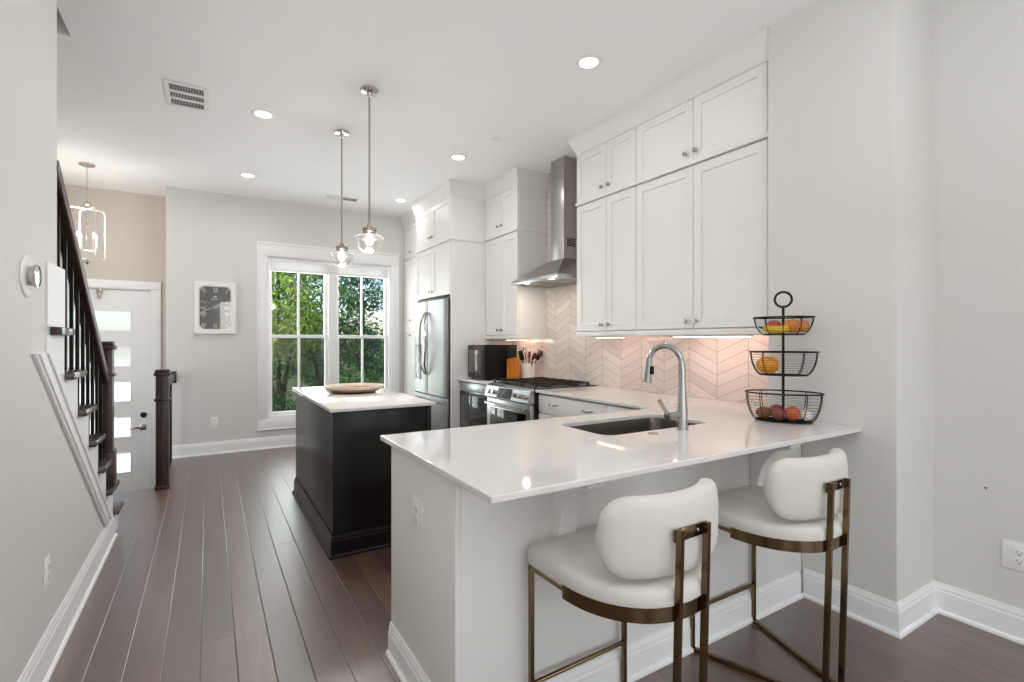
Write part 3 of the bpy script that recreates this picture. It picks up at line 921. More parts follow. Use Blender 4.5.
# faucet
fa = thing('kitchen_faucet', 'tall brushed steel gooseneck tap standing beside the sink', 'faucet', (1.866, 1.545, .914))
b = MB()
b.lathe([(0, 0), (.028, 0), (.028, .006), (.025, .01), (.024, .10), (.021, .13), (.0175, .20), (.0155, .30)], (1.866, 1.545, .9142), 24)
b.build('body', M['faucet'], fa)
pts = [(1.866, 1.545, 1.19)]
for i in range(17):
    a = R(180 - 165 * i / 16)
    q_ = .088 + .087 * math.cos(a)
    pts.append((1.866 - q_ * .2, 1.545 + q_ * .98, 1.212 + .087 * math.sin(a)))
b = MB(); b.tube(pts, .0135, 14); b.build('spout', M['faucet'], fa)
e = Vector(pts[-1]); dn = Vector((0, .12, -.99)).normalized()
h_ = MB(); h_.cyl(e - dn * .005, e + dn * .035, .0145, .0165, 18); h_.cyl(e + dn * .035, e + dn * .115, .0165, .0215, 18)
so = h_.build('spray_head', M['faucet'], fa)
MB().box(e.x - .006, e.x + .010, e.y - .024, e.y - .016, e.z - .075, e.z - .035, .003).build('spray_button', M['black'], so)
b = MB(); b.cyl((1.866, 1.545, .985), (1.79, 1.55, .982), .0155, .0165, 16); b.cyl((1.79, 1.55, .982), (1.772, 1.551, .981), .0165, .019, 16)
b.tube([(1.783, 1.55, .985), (1.753, 1.553, 1.02), (1.728, 1.556, 1.055)], .008, 10, rs=[.009, .008, .0095]); b.build('lever', M['faucet'], fa)
b = MB(); b.lathe([(0, .006), (.020, .006), (.024, .004), (.024, 0), (0, 0)], (1.663, 1.533, .9143), 24)
tag(b.build('sink_button', M['chrome'], org=(1.663, 1.533, .9143)), 'low round chrome button in the worktop in front of the sink', 'button')

# ------------------------------------------------------------------ island
il = thing('kitchen_island', 'black stained kitchen island base with stepped skirting', 'kitchen island', (.97, 3.9, 0))
IX0, IX1, IY0, IY1 = .645, 1.28, 3.15, 4.655
b = MB(); b.box(IX0, IX1, IY0, IY1, .002, .8915, .001)
b.build('body', M['island'], il)
b = MB(); b.box(IX1 - .022, IX1 + .004, IY0 - .006, IY0 + .03, .14, .8915, .002)
b.build('corner_post', M['island'], il)
def ibase(p0, p1, out, e0, e1): return pmold(p0, p1, out, e0, e1, il, M['island'], .14)
ibase((IX0, IY1), (IX0, IY0), (-1, 0), 1, 1); ibase((IX0, IY0), (IX1, IY0), (0, -1), 1, 1); ibase((IX1, IY0), (IX1, IY1), (1, 0), 1, 1)
o = bx('worktop', M['quartz'], .62, 1.298, 3.095, 4.70, .892, .914, bev=.004, org=(.97, 3.9, .892))
tag(o, 'white quartz worktop on the black island', 'countertop')
# tray
tr_ = thing('wooden_tray', 'round wooden tray with pale rim lying on the island', 'tray', (1.0, 4.06, .9145))
MB().lathe([(0, .001), (.17, .001), (.185, .010)], (1.0, 4.06, .9145), 48).build('base', M['traydark'], tr_)
MB().lathe([(.185, .010), (.215, .024), (.222, .032), (.205, .030), (.18, .018), (0, .016)], (1.0, 4.06, .9145), 48).build('bowl', M['traywood'], tr_)
MB().lathe([(.222, .032), (.230, .044), (.231, .052), (.222, .053), (.212, .042), (.205, .030)], (1.0, 4.06, .9145), 48).build('rim', M['traypale'], tr_)

# ------------------------------------------------------------------ refrigerator
fr = thing('refrigerator', 'stainless steel french-door refrigerator in the white enclosure', 'refrigerator', (2.6, 5.44, 0))
FY0, FY1, FYS = 4.985, 6.0, 5.50
bx('cabinet_body', M['steeld'], 2.245, 2.98, FY0 + .004, FY1 - .004, .025, 1.80, fr, .003)
def curved_door(name, y0, y1, z0, z1, side):
    b = MB(); n = 10; pr = []
    ym, hw = (FY0 + FY1) / 2, (FY1 - FY0) / 2
    for i in range(n + 1):
        y = y0 + (y1 - y0) * i / n
        t_ = (y - ym) / hw
        pr.append((2.19 + .022 * t_ * t_ + (.012 if i in (0, n) else 0), y))
    pl = pr + [(2.24, y1), (2.24, y0)]
    b.prism(pl, 'Z', z0, z1)
    return b.build(name, M['steelf'], fr, smooth=40, bevel=.004)
d1_ = curved_door('door', FY0, FYS - .002, .70, 1.79, 1)
d2_ = curved_door('door', FYS + .002, FY1, .70, 1.79, -1)
d3_ = curved_door('freezer_drawer', FY0, FY1, .06, .69, 0)
bx('grille', M['black'], 2.29, 2.31, FY0 + .01, FY1 - .01, .003, .055, fr)
bx('hinge_cover', M['black'], 2.26, 2.42, FY0 + .01, FY1 - .01, 1.801, 1.825, fr, .004)
for sgn, d in ((-1, d1_), (1, d2_)):
    y0 = FYS + sgn * .028
    pts = []
    for i in range(13):
        u = i / 12
        bow = math.sin(PI * u)
        pts.append((2.19 - .012 - .045 * min(1, bow * 2.2), y0 + sgn * .06 * bow - sgn * .0, .93 + .73 * u))
    MB().tube(pts, .011, 10).build('handle', M['chrome'], d)
pts = [(2.20, 5.09, .63), (2.15, 5.13, .63), (2.14, 5.27, .63), (2.14, 5.67, .63), (2.15, 5.83, .63), (2.20, 5.87, .63)]
MB().tube(pts, .011, 10).build('handle', M['chrome'], d3_)
b = MB(); b.box(2.1915, 2.208, 5.68, 5.88, .86, 1.28, .004)
dp = b.build('dispenser', M['blackgl'], d2_)

# ------------------------------------------------------------------ range + hood
rg = thing('gas_range', 'stainless steel gas range with black grates and glass oven door', 'stove', (2.6, 3.81, 0))
RY0, RY1 = 3.44, 4.203
bx('body', M['black'], 2.325, 3.0, RY0, RY1, .02, .905, rg, .003)
b = MB(); b.box(2.33, 3.005, RY0 + .002, RY1 - .002, .9055, .922, .004); b.build('cooktop', M['steeld'], rg)
# slanted control panel
b = MB(); b.prism([(2.325, .918), (2.285, .900), (2.255, .80), (2.268, .79), (2.325, .79)], 'Y', RY0 + .002, RY1 - .002); cp = b.build('control_panel', M['steel'], rg, bevel=.003)
tl = Vector((-.1, 0, .03)).normalized()
for y in (3.49, 3.575, 3.66, 4.03, 4.115):
    c0 = Vector((2.271, y, .848)); MB().cyl(c0, c0 + Vector((-.95, 0, .29)) * .028, .021, .018, 18).build('control_knob', M['chrome'], cp)
b = MB(); b.prism([(2.283, .895), (2.280, .896), (2.253, .806), (2.257, .806)], 'Y', 3.72, 3.96); b.build('display', M['blackgl'], cp)
dd = MB(); dd.box(2.285, 2.324, RY0 + .004, RY1 - .004, .25, .785, .006); od = dd.build('oven_door', M['steel'], rg)
bx('oven_window', M['blackgl'], 2.282, 2.2855, RY0 + .07, RY1 - .07, .33, .70, od, .001)
pts = []
for i in range(13):
    u = i / 12 * 2 - 1
    pts.append((2.235 - .018 * (1 - u * u), 3.81 + u * .33, .742))
b = MB(); b.tube(pts, .012, 10); b.cyl((2.286, 3.50, .742), (2.238, 3.50, .742), .009, n=10); b.cyl((2.286, 4.12, .742), (2.238, 4.12, .742), .009, n=10)
b.build('handle', M['chrome'], od)
bx('storage_drawer', M['steel'], 2.287, 2.324, RY0 + .004, RY1 - .004, .06, .245, rg, .005)
for i, (y0, y1) in enumerate(((3.465, 3.695), (3.705, 3.945), (3.955, 4.185))):
    b = MB()
    for x in (2.36, 2.93): b.box(x - .007, x + .007, y0, y1, .938, .952)
    for y in (y0 + .007, y1 - .007): b.box(2.36, 2.93, y - .007, y + .007, .938, .952)
    for x in (2.52, 2.675, 2.83): b.box(x - .006, x + .006, y0, y1, .940, .954)
    b.box(2.36, 2.93, (y0 + y1) / 2 - .006, (y0 + y1) / 2 + .006, .940, .954)
    for x in (2.36, 2.93):
        for y in (y0 + .01, y1 - .01): b.box(x - .008, x + .008, y - .008, y + .008, .9225, .940)
    b.build('grate', M['castiron'], rg)
for x, y in ((2.52, 3.555), (2.83, 3.555), (2.675, 3.81), (2.52, 4.065), (2.83, 4.065)):
    MB().lathe([(.05, 0), (.05, .008), (.035, .010), (.035, .018), (.0, .019)], (x, y, .9225), 20).build('burner', M['castiron'], rg)
# built-in appliance between range and refrigerator panel
uo = thing('built_in_oven', 'small built-in oven with dark glass door under the microwave counter', 'oven', (2.4, 4.55, .1))
bx('body', M['cab'], 2.385, 3.02, 4.215, 4.94, .10, .8915, uo)
bx('frame', M['steel'], 2.352, 2.3845, 4.225, 4.93, .35, .878, uo, .003)
ud = bx('door', M['black'], 2.338, 2.3515, 4.245, 4.912, .36, .78, uo, .004)
bx('glass', M['blackgl'], 2.3345, 2.3385, 4.28, 4.875, .41, .75, ud, .001)
bx('control_strip', M['steel'], 2.340, 2.3515, 4.245, 4.912, .79, .87, uo, .003)
bx('storage_drawer', M['cab'], 2.36, 2.3845, 4.225, 4.93, .11, .345, uo, .002)
# hood
hd = thing('range_hood', 'stainless steel chimney range hood above the gas range', 'range hood', (2.8, 3.80, 1.86))
HX0, HY0, HY1 = 2.55, 3.425, 4.178
CX0, CY0, CY1 = 2.835, 3.705, 3.908
b = MB()
b.ring_faces([[(HX0, HY0, 1.905), (3.018, HY0, 1.905), (3.018, HY1, 1.905), (HX0, HY1, 1.905)],
              [(CX0 - .012, CY0 - .012, 2.095), (3.018, CY0 - .012, 2.095), (3.018, CY1 + .012, 2.095), (CX0 - .012, CY1 + .012, 2.095)]])
b.build('canopy', M['steelh'], hd, smooth=0, bevel=.003)
b = MB()
for a in ((HX0 - .004, HX0 + .02, HY0 - .003, HY1 + .003), (HX0 + .02, 3.018, HY0 - .003, HY0 + .02), (HX0 + .02, 3.018, HY1 - .02, HY1 + .003)): b.box(*a, 1.868, 1.904, .002)
b.build('rim', M['steel'], hd)
bx('underside', M['plate'], HX0 + .021, 3.017, HY0 + .021, HY1 - .021, 1.882, 1.895, hd)
for y in (3.62, 3.98):
    bx('filter', M['grey'], 2.66, 2.98, y - .165, y + .165, 1.874, 1.8815, hd, .002)
for y in (3.60, 4.0):
    MB().lathe([(0, -.008), (.03, -.007), (.034, 0)], (2.61, y, 1.8815), 20).build('hood_lamp', M['bulb'], hd)
bx('chimney', M['steelh'], CX0, 3.018, CY0, CY1, 2.096, H - .002, hd, .002)
b = MB()
for i in range(5): b.box(2.87 + i * 0, 2.97, CY0 - .003, CY0 - .0005, 2.215 + i * .016, 2.225 + i * .016)
b.build('vent_slot', M['dark'], hd)
for y in (3.60, 4.0):
    light('hood_lamp_light', 'AREA', (2.61, y, 1.87), 1.6, (1, .86, .72), (0, 0, 0), shape='DISK', size=.06)

# under-cabinet light bars
def ledbar(label, x, y0, y1, z):
    t = thing('under_cabinet_light', label, 'light', (x, (y0 + y1) / 2, z), 'under-cabinet light bars')
    bx('housing', M['plate'], x - .012, x + .012, y0, y1, z - .012, z - .0005, t, .002)
    bx('diffuser', M['led'], x - .007, x + .007, y0 + .01, y1 - .01, z - .0155, z - .0125, t)
    light('led_light', 'AREA', (x, (y0 + y1) / 2, z - .02), 1.0 * (y1 - y0) / .5, (1, .66, .54), (0, -R(48), 0), shape='RECTANGLE', size=.02, size_y=y1 - y0)
ledbar('slim light bar under the two-door cabinet beside the hood', 2.755, 2.83, 3.16, ZB)
ledbar('slim light bar under the wide cabinet next to the grey pier', 2.80, 1.80, 2.40, ZB)
ledbar('slim light bar under the cabinet above the microwave', 2.86, 4.36, 4.8, 1.345)

# ------------------------------------------------------------------ microwave, knife block, crock
mw = thing('microwave', 'black countertop microwave beside the white refrigerator panel', 'microwave', (2.62, 4.66, .914))
bx('body', M['mwbody'], 2.432, 2.80, 4.475, 4.855, .929, 1.279, mw, .006)
md = bx('door', M['black'], 2.405, 2.431, 4.475, 4.855, .931, 1.277, mw, .006)
bx('window', M['mwglass'], 2.402, 2.4055, 4.56, 4.82, .985, 1.225, md, .001)
b = MB(); b.tube([(2.404, 4.50, .97), (2.378, 4.50, .98), (2.378, 4.50, 1.22), (2.404, 4.50, 1.235)], .008, 8); b.build('handle', M['steeld'], md)
for x in (2.46, 2.77):
    for y in (4.50, 4.83): MB().cyl((x, y, .9145), (x, y, .9295), .014, n=12).build('foot', M['black'], mw)
kb = thing('knife_block', 'orange wooden knife block in front of the microwave', 'knife block', (2.68, 4.36, .9145))
b = MB(); b.prism([(2.632, .9145), (2.735, .9145), (2.735, 1.11), (2.70, 1.155), (2.632, 1.135)], 'Y', 4.31, 4.41); b.build('block', M['knifewood'], kb, bevel=.004)
KG = 'knives in the orange block'
for i, (x, y, hgt) in enumerate(((2.648, 4.335, .11), (2.648, 4.385, .095), (2.676, 4.335, .105), (2.676, 4.385, .125), (2.706, 4.36, .10))):
    lab = ['dark-handled knife at the front edge of the orange block', 'dark-handled knife at the block front nearest the microwave', 'dark-handled knife in the middle of the orange block', 'tallest dark knife handle in the orange block', 'dark-handled knife nearest the white crock'][i]
    z0 = 1.135 + (x - 2.615) * .25
    b = MB(); p0 = Vector((x, y, z0 + .008)); dv = Vector((-.12, .0, .99)).normalized()
    b.tube([p0, p0 + dv * hgt * .5, p0 + dv * hgt], .009, 8, rs=[.011, .013, .014])
    tag(b.build('knife', M['handlewood'], org=p0), lab, 'knife', KG)
cr = MB()
CXY = (2.877, 4.38)
cr.lathe([(0, .0), (.072, 0), (.078, .006), (.085, .08), (.088, .168), (.086, .173), (.081, .168), (.076, .02), (0, .012)], (CXY[0], CXY[1], .9145), 32)
tag(cr.build('utensil_crock', M['crock'], org=(CXY[0], CXY[1], .9145)), 'white ceramic crock holding cooking utensils', 'crock')
UG = 'utensils in the white crock'
def utensil(name, lab, dx, dy, lean, L, m, head):
    b = MB(); p0 = Vector((CXY[0] + dx * .3, CXY[1] + dy * .3, .935)); d = Vector((lean[0], lean[1], 1)).normalized()
    pe_ = p0 + d * L
    b.tube([p0, p0 + d * L * .6, pe_], .006, 8)
    if head == 'spoon':
        n0 = len(b.b.verts); b.lathe([(0, -.045), (.03, -.03), (.042, 0), (.03, .035), (0, .045)], (0, 0, 0), 14, 'Z', 1, .3)
    elif head == 'spatula':
        n0 = len(b.b.verts); b.box(-.036, .036, -.005, .005, -.05, .055, .004)
    else:
        n0 = len(b.b.verts)
        for k_ in range(4):
            aa = PI * k_ / 4
            b.tube([(0, 0, -.04), (.022 * math.cos(aa), .022 * math.sin(aa), 0), (.016 * math.cos(aa), .016 * math.sin(aa), .04), (0, 0, .05), (-.016 * math.cos(aa), -.016 * math.sin(aa), .04), (-.022 * math.cos(aa), -.022 * math.sin(aa), 0)], .002, 5, closed=True)
    b.b.verts.ensure_lookup_table()
    vs = b.b.verts[n0:]
    q = d.to_track_quat('Z', 'Y').to_matrix().to_4x4()
    bmesh.ops.transform(b.b, matrix=Matrix.Translation(pe_ + d * .04) @ q @ Matrix.Rotation(R(35), 4, 'Z'), verts=vs)
    tag(b.build(name, m, org=p0), lab, name.replace('_', ' '), UG)
utensil('serving_spoon', 'dark spoon leaning out of the crock toward the tiles', -.02, -.04, (-.05, -.55, 0), .22, M['utdark'], 'spoon')
utensil('spatula', 'dark spatula leaning furthest over the crock rim', .02, -.01, (.4, -.2, 0), .22, M['black'], 'spatula')
utensil('wooden_spoon', 'brown wooden spoon standing in the middle of the crock', 0, 0, (.0, -.1, 0), .2, M['utwood'], 'spoon')
utensil('spatula', 'brown spatula leaning toward the orange knife block', -.03, .03, (-.22, .12, 0), .2, M['utdark'], 'spatula')
utensil('whisk', 'wire whisk standing upright in the white crock', -.01, .02, (-.05, .08, 0), .24, M['nickel'], 'whisk')

# ------------------------------------------------------------------ fruit stand
FC = Vector((2.486, 1.428, .9145))
ax = Vector((math.cos(R(60.3)), -math.sin(R(60.3)), 0)); ay = Vector((ax.y * -1, ax.x, 0))
fs_ = thing('fruit_stand', 'black wire three-tier fruit stand at the end of the worktop', 'fruit stand', tuple(FC))
MB().tube([FC + Vector((0, 0, .004)), FC + Vector((0, 0, .585))], .0065, 10).build('pole', M['wire'], fs_)
b = MB(); rc = FC + Vector((0, 0, .618))
b.tube([rc + ax * .038 * math.cos(2 * PI * i / 32) + Vector((0, 0, .038 * math.sin(2 * PI * i / 32))) for i in range(32)], .006, 8, closed=True)
b.build('top_ring', M['wire'], fs_)
def tier(zb, zr, A, B, A0, B0):
    def el(t_, z, n=48):
        a_, b_ = A0 + (A - A0) * t_, B0 + (B - B0) * t_
        return [FC + ax * a_ * math.cos(2 * PI * i / n) + ay * b_ * math.sin(2 * PI * i / n) + Vector((0, 0, z)) for i in range(n)]
    prof = lambda s_: math.sin(s_ * PI / 2) ** .75
    b = MB()
    b.tube(el(1, zr), .0038, 8, closed=True)
    b.tube(el(0, zb), .0032, 6, closed=True)
    for i in range(1, 10):
        s_ = i / 10
        b.tube(el(prof(s_), zb + (zr - zb) * s_ ** 1.2), .0008, 4, closed=True)
    for i in range(10):
        th_ = 2 * PI * (i + .5) / 10
        pts = []
        for j in range(9):
            s_ = j / 8
            a_, b_ = A0 + (A - A0) * prof(s_), B0 + (B - B0) * prof(s_)
            pts.append(FC + ax * a_ * math.cos(th_) + ay * b_ * math.sin(th_) + Vector((0, 0, zb + (zr - zb) * s_ ** 1.2)))
        b.tube(pts, .0022, 6)
    for i in range(-5, 6):
        y_ = B0 * i / 6
        hx = A0 * math.sqrt(1 - (i / 6) ** 2)
        b.tube([FC + ay * y_ + ax * -hx + Vector((0, 0, zb)), FC + ay * y_ + ax * hx + Vector((0, 0, zb))], .0013, 5)
    b.tube([FC + ax * -A0 + Vector((0, 0, zb)), FC + ax * A0 + Vector((0, 0, zb))], .003, 6)
    b.build('basket', M['wire'], fs_)
tier(.006, .146, .175, .122, .128, .086)
tier(.236, .352, .155, .112, .108, .076)
tier(.440, .527, .137, .10, .092, .068)
def fmat(name, c1, c2, sc=9, rough=.35):
    m = wood_mat(name, c1, c2, rough, (sc, sc, sc)); return m
FA = fmat('red_apple_skin', (168, 28, 26), (206, 96, 50), 14); FB = fmat('blush_apple_skin', (204, 62, 36), (234, 178, 84), 12)
FO = fmat('mango_skin', (206, 120, 22), (232, 168, 50), 10); FN = fmat('banana_skin', (226, 180, 36), (240, 206, 66), 8)
FP = fmat('red_potato_skin', (120, 58, 52), (158, 92, 82), 16, .7); FBn = fmat('brown_potato_skin', (112, 70, 46), (150, 102, 70), 18, .8)
FS = fmat('sweet_potato_skin', (176, 78, 50), (206, 112, 74), 16, .7); FG = fmat('garlic_skin', (222, 214, 202), (246, 242, 234), 20, .6)
def fruit(name, lab, cat, u, v, z, r, m, stretch=(1, 1, 1), apple=False, stem=True, group=None):
    c_ = FC + ax * u + ay * v + Vector((0, 0, z))
    t = thing(name, lab, cat, tuple(c_), group)
    if apple:
        pr = [(0, -.78), (.25, -.9), (.6, -.78), (.9, -.35), (1, .1), (.92, .55), (.62, .88), (.3, .92), (.1, .78), (0, .68)]
    else:
        pr = [(math.sin(PI * i / 12), -math.cos(PI * i / 12)) for i in range(13)]
        pr[0] = (0, -1); pr[-1] = (0, 1)
    b = MB(); b.lathe([(p * r, h * r) for p, h in pr], (0, 0, 0), 24)
    b.xform(Matrix.Translation(c_) @ Matrix.Rotation(math.atan2(ax.y, ax.x), 4, 'Z') @ Matrix.Diagonal((*stretch, 1)))
    b.build('skin', m, t, smooth=60)
    if apple and stem: MB().tube([c_ + Vector((0, 0, r * .66)), c_ + Vector((.004, 0, r * 1.05))], .002, 6).build('stem', M['bark'], t)
    return t
AG, VG = 'apples in the top basket', 'vegetables in the bottom basket'
fruit('apple', 'red apple behind the banana in the top basket', 'apple', -.042, -.034 + .06, .440 + .040, .035, FA, apple=True, group=AG)
fruit('apple', 'large blushed red and yellow apple in the top basket beside the pole', 'apple', .040, -.012, .440 + .041, .037, FB, apple=True, group=AG)
fruit('apple', 'yellow-red apple at the outer end of the top basket', 'apple', .086, .024, .440 + .040, .031, FB, apple=True, group=AG)
b = MB(); pts = []; rs = []
for i in range(11):
    u = -1 + 2 * i / 10
    pts.append(FC + ax * (-.030 + .062 * u) + ay * (-.045 + .012 * u * u) + Vector((0, 0, .440 + .024 + .008 * u * u)))
    rs.append(.0195 * (1 - abs(u) ** 4 * .75))
b.tube(pts, .015, 8, rs=rs)
bn = thing('banana', 'yellow banana lying along the front of the top basket', 'banana', tuple(pts[5]))
b.build('peel', FN, bn, smooth=60)
MB().tube([pts[0], pts[0] + ax * -.014 + Vector((0, 0, .006))], .004, 6).build('stem', M['bark'], bn)
fruit('mango', 'golden mango at the front of the middle basket', 'mango', -.070, -.018, .237 + .048, .045, FO, (1.2, 1, 1), stem=False, group='mangoes in the middle basket')
fruit('mango', 'second golden mango behind the first in the middle basket', 'mango', -.060, .052, .237 + .036, .031, FO, (1.2, .9, 1), group='mangoes in the middle basket')
fruit('potato', 'brown potato at the end of the bottom basket by the tiles', 'potato', -.088, -.012, .007 + .034, .030, FBn, (1.25, 1, 1), group=VG)
fruit('onion', 'purple-red onion at the front of the bottom basket', 'onion', -.018, -.032, .007 + .034, .032, FP, (1.05, 1, .95), group=VG)
fruit('potato', 'brown-red potato behind the onion in the bottom basket', 'potato', -.030, .040, .007 + .038, .034, FP, (1.2, 1, 1), group=VG)
fruit('sweet_potato', 'orange-red root vegetable beside the garlic in the bottom basket', 'vegetable', .040, -.016, .007 + .038, .036, FS, (1, 1, 1), group=VG)
g = fruit('garlic', 'white garlic bulb in the bottom basket', 'garlic', .100, -.006, .007 + .030, .027, FG, (1, 1, .95), group=VG)
gc = FC + ax * .100 + ay * -.006 + Vector((0, 0, .037))
MB().tube([gc + Vector((0, 0, .024)), gc + ax * -.006 + Vector((0, 0, .037))], .005, 7, rs=[.007, .003]).build('stem', FG, g)

# ------------------------------------------------------------------ bar stools
def make_stool(label):
    t = thing('bar_stool', label, 'stool', (0, 0, 0), 'white bar stools at the peninsula')
    a, d, s = .216, .467, .057
    yf, yb = d / 2, -d / 2
    # seat outline: straight front, rounded back
    def outline(k, n=44):
        # superellipse-like D
        p = []
        for i in range(n):
            th_ = 2 * PI * i / n
            c_, s_ = math.cos(th_), math.sin(th_)
            ex = 2.15 if s_ < 0 else 9.0
            x = (abs(c_) ** (2 / ex)) * (1 if c_ > 0 else -1) * (.243 * k)
            y = (abs(s_) ** (2 / ex)) * (1 if s_ > 0 else -1)
            y = y * (.268 if s_ < 0 else .222) * k + .034
            p.append((x, y))
        return p
    b = MB()
    b.ring_faces([[(x, y, z) for x, y in outline(k_)] for k_, z in ((.93, .583), (.985, .588), (1.0, .60), (1.0, .622), (.975, .638), (.90, .647), (.7, .652), (.4, .654), (.1, .655))])
    b.build('seat', M['fabric'], t, smooth=70)
    # metal band
    ol = outline(1.004, 72)
    arc = [p for p in ol if p[1] < .06]
    arc.sort(key=lambda p: math.atan2(p[0], -(p[1] - .06)))
    b = MB(); b.ring_faces([[(x * q, (y - .03) * q + .03, z) for q, z in ((1, .557), (1, .598), (.972, .598), (.972, .557))] for x, y in arc])
    bo = b.build('seat_band', M['gold'], t, smooth=40)
    b = MB(); b.ring_faces([[(x * .96, (y - .03) * .96 + .03, .570) for x, y in ol], [(x * .96, (y - .03) * .96 + .03, .5825) for x, y in ol]]); b.build('seat_base', M['gold'], t)
    for sx in (-1, 1):
        bx('leg', M['gold'], sx * a - .008, sx * a + .008, yf - .008, yf + .008, .016, .572, t, .0015)
        b = MB(); b.tube([(sx * s, yb - .010, .81), (sx * s, yb + .012, .012)], .01, rect=(.007, .009), up=(0, 1, 0)); b.build('upright', M['gold'], t)
        b = MB(); b.tube([(sx * a, yf + .009, .0085), (sx * s, yb + .005, .0085)], .008, rect=(.0085, .008), up=(0, 0, 1)); b.build('floor_rail', M['gold'], t)
    b = MB(); b.cyl((-a, yf, .175), (a, yf, .175), .008, n=12); b.build('footrest', M['gold'], t)
    br = bx('bracket', M['gold'], -s - .008, s + .008, yb + .001, yb + .008, .772, .806, t, .001)
    for sx in (-1, 1): MB().lathe([(.006, 0), (.005, -.003), (0, -.004)], (sx * .032, yb + .001, .789), 12, 'Y').build('screw', M['chrome'], br)
    # curved back pad
    b = MB(); loops = []
    NA, NP = 40, 28
    Rr, half, hh, th_ = .34, .262, .113, .034
    zc = .777
    y0 = yb + .008
    amax = .80
    for j in range(NA + 1):
        u = -1 + 2 * j / NA
        # rounded ends: height shrinks toward the tips like a pill
        ue = abs(u)
        e_ = (1 - max(0, (ue - .60) / .40) ** 2.4) ** .5 if ue < 1 else .0
        e_ = max(e_, .02)
        ang = u * amax
        cx_, cy_ = .019 + Rr * math.sin(ang), y0 + th_ + Rr * (1 - math.cos(ang))
        nx, ny = math.sin(ang), -math.cos(ang)
        lp_ = []
        for k_ in range(NP):
            q = 2 * PI * k_ / NP
            cq, sq_ = math.cos(q), math.sin(q)
            o_ = (abs(cq) ** .62) * (1 if cq > 0 else -1) * th_ * (min(1, e_ * 1.25))
            zz = (abs(sq_) ** .62) * (1 if sq_ > 0 else -1) * hh * e_
            lp_.append((cx_ + nx * o_, cy_ + ny * o_, zc + zz))
        loops.append(lp_)
    b.ring_faces(loops)
    b.build('backrest', M['fabric'], t, smooth=70)
    return t
def copy_thing(r, label):
    c_ = r.copy(); COL.objects.link(c_); c_['label'] = label
    for ch in list(r.children):
        d_ = ch.copy(); COL.objects.link(d_); d_.parent = c_
        for g_ in list(ch.children):
            e_ = g_.copy(); COL.objects.link(e_); e_.parent = d_
    return c_
s1 = make_stool('white upholstered bar stool nearest the open end of the peninsula')
s2 = copy_thing(s1, 'white upholstered bar stool nearest the grey pier')
s1.location = (1.141, 1.152, 0); s1.rotation_euler = (0, 0, .023)
s2.location = (1.975, 1.168, 0); s2.rotation_euler = (0, 0, -.007)

# ------------------------------------------------------------------ pendants, chandelier, ceiling fittings
def pendant(label, x, y, zt, zb):
    t = thing('pendant_lamp', label, 'lamp', (x, y, zt), 'glass pendant lamps over the island')
    MB().lathe([(0, 0), (.062, 0), (.062, -.012), (.055, -.02), (.02, -.026), (.012, -.045), (0, -.045)], (x, y, H - .0005), 28).build('canopy', M['chrome'], t)
    MB().cyl((x, y, H - .04), (x, y, zt + .04), .0065, n=10).build('rod', M['nickel'], t)
    MB().lathe([(0, .055), (.014, .052), (.018, .03), (.045, .022), (.05, .012), (.05, -.004), (.043, -.010)], (x, y, zt), 28).build('cap', M['nickel'], t)
    hgt = zt - zb
    pr = [(.040, -.006), (.047, -.018), (.078, -.030), (.096, -.044), (.099, -.053), (.094, -.060), (.092, -.072), (.086, -.090), (.076, -.108), (.062, -.125), (.042, -.139), (.02, -.147), (0, -.149)]
    b = MB(); b.lathe(pr, (x, y, zt), 36); b.build('shade', M['clear'], t, smooth=60)
    MB().lathe([(0, -.012), (.012, -.014), (.014, -.03), (.025, -.055), (.027, -.072), (.018, -.092), (0, -.10)], (x, y, zt), 20).build('bulb', M['bulb'], t, smooth=60)
    light('pendant_light', 'POINT', (x, y, zt - .17), 17, (1, .985, .965), shadow_soft_size=.05)
pendant('clear glass pendant lamp over the near end of the island', .948, 3.442, 2.082, 1.93)
pendant('clear glass pendant lamp over the window end of the island', .943, 4.255, 2.086, 1.93)

DL = ['recessed ceiling light nearest the white wall cabinets', 'recessed ceiling light nearest the ceiling air grille', 'recessed ceiling light in front of the range hood',
      'recessed ceiling light closest to the clock wall', 'recessed ceiling light by the refrigerator stack']
for (x, y), lb_ in zip(DOWN[:5], DL):
    t = thing('ceiling_light', lb_, 'light', (x, y, H), 'recessed ceiling lights')
    MB().lathe([(.058, -.006), (.06, -.0065), (.082, -.004), (.085, -.0005), (.056, -.0005)], (x, y, H), 32).build('trim_ring', M['plate'], t)
    MB().lathe([(0, -.005), (.058, -.005), (.058, -.001), (0, -.001)], (x, y, H), 32).build('lens', M['lens'], t)
t = thing('ceiling_vent', 'square white air grille with three dark rows near the stair side', 'vent', (-.13, 4.21, H), 'ceiling air grilles')
vx0, vx1, vy0, vy1 = -.262, .0, 4.005, 4.41
b = MB(); z0, z1 = H - .009, H - .0005; w_ = .03
b.box(vx0, vx1, vy0, vy0 + w_, z0, z1, .002); b.box(vx0, vx1, vy1 - w_, vy1, z0, z1, .002); b.box(vx0, vx0 + w_, vy0 + w_, vy1 - w_, z0, z1, .002); b.box(vx1 - w_, vx1, vy0 + w_, vy1 - w_, z0, z1, .002)
ry = (vy1 - vy0 - 2 * w_) / 3
for i in (1, 2): b.box(vx0 + w_, vx1 - w_, vy0 + w_ + ry * i - .014, vy0 + w_ + ry * i + .014, z0, z1)
b.build('frame', M['plate'], t)
bx('backing', M['dark'], vx0 + w_, vx1 - w_, vy0 + w_, vy1 - w_, H - .002, H - .0004, t)
b = MB()
nfin = 22
for i in range(nfin):
    x = vx0 + w_ + (vx1 - vx0 - 2 * w_) * (i + .5) / nfin
    b.box(x - .0012, x + .0012, vy0 + w_, vy1 - w_, H - .0075, H - .0022)
b.build('fin', M['plate'], t)
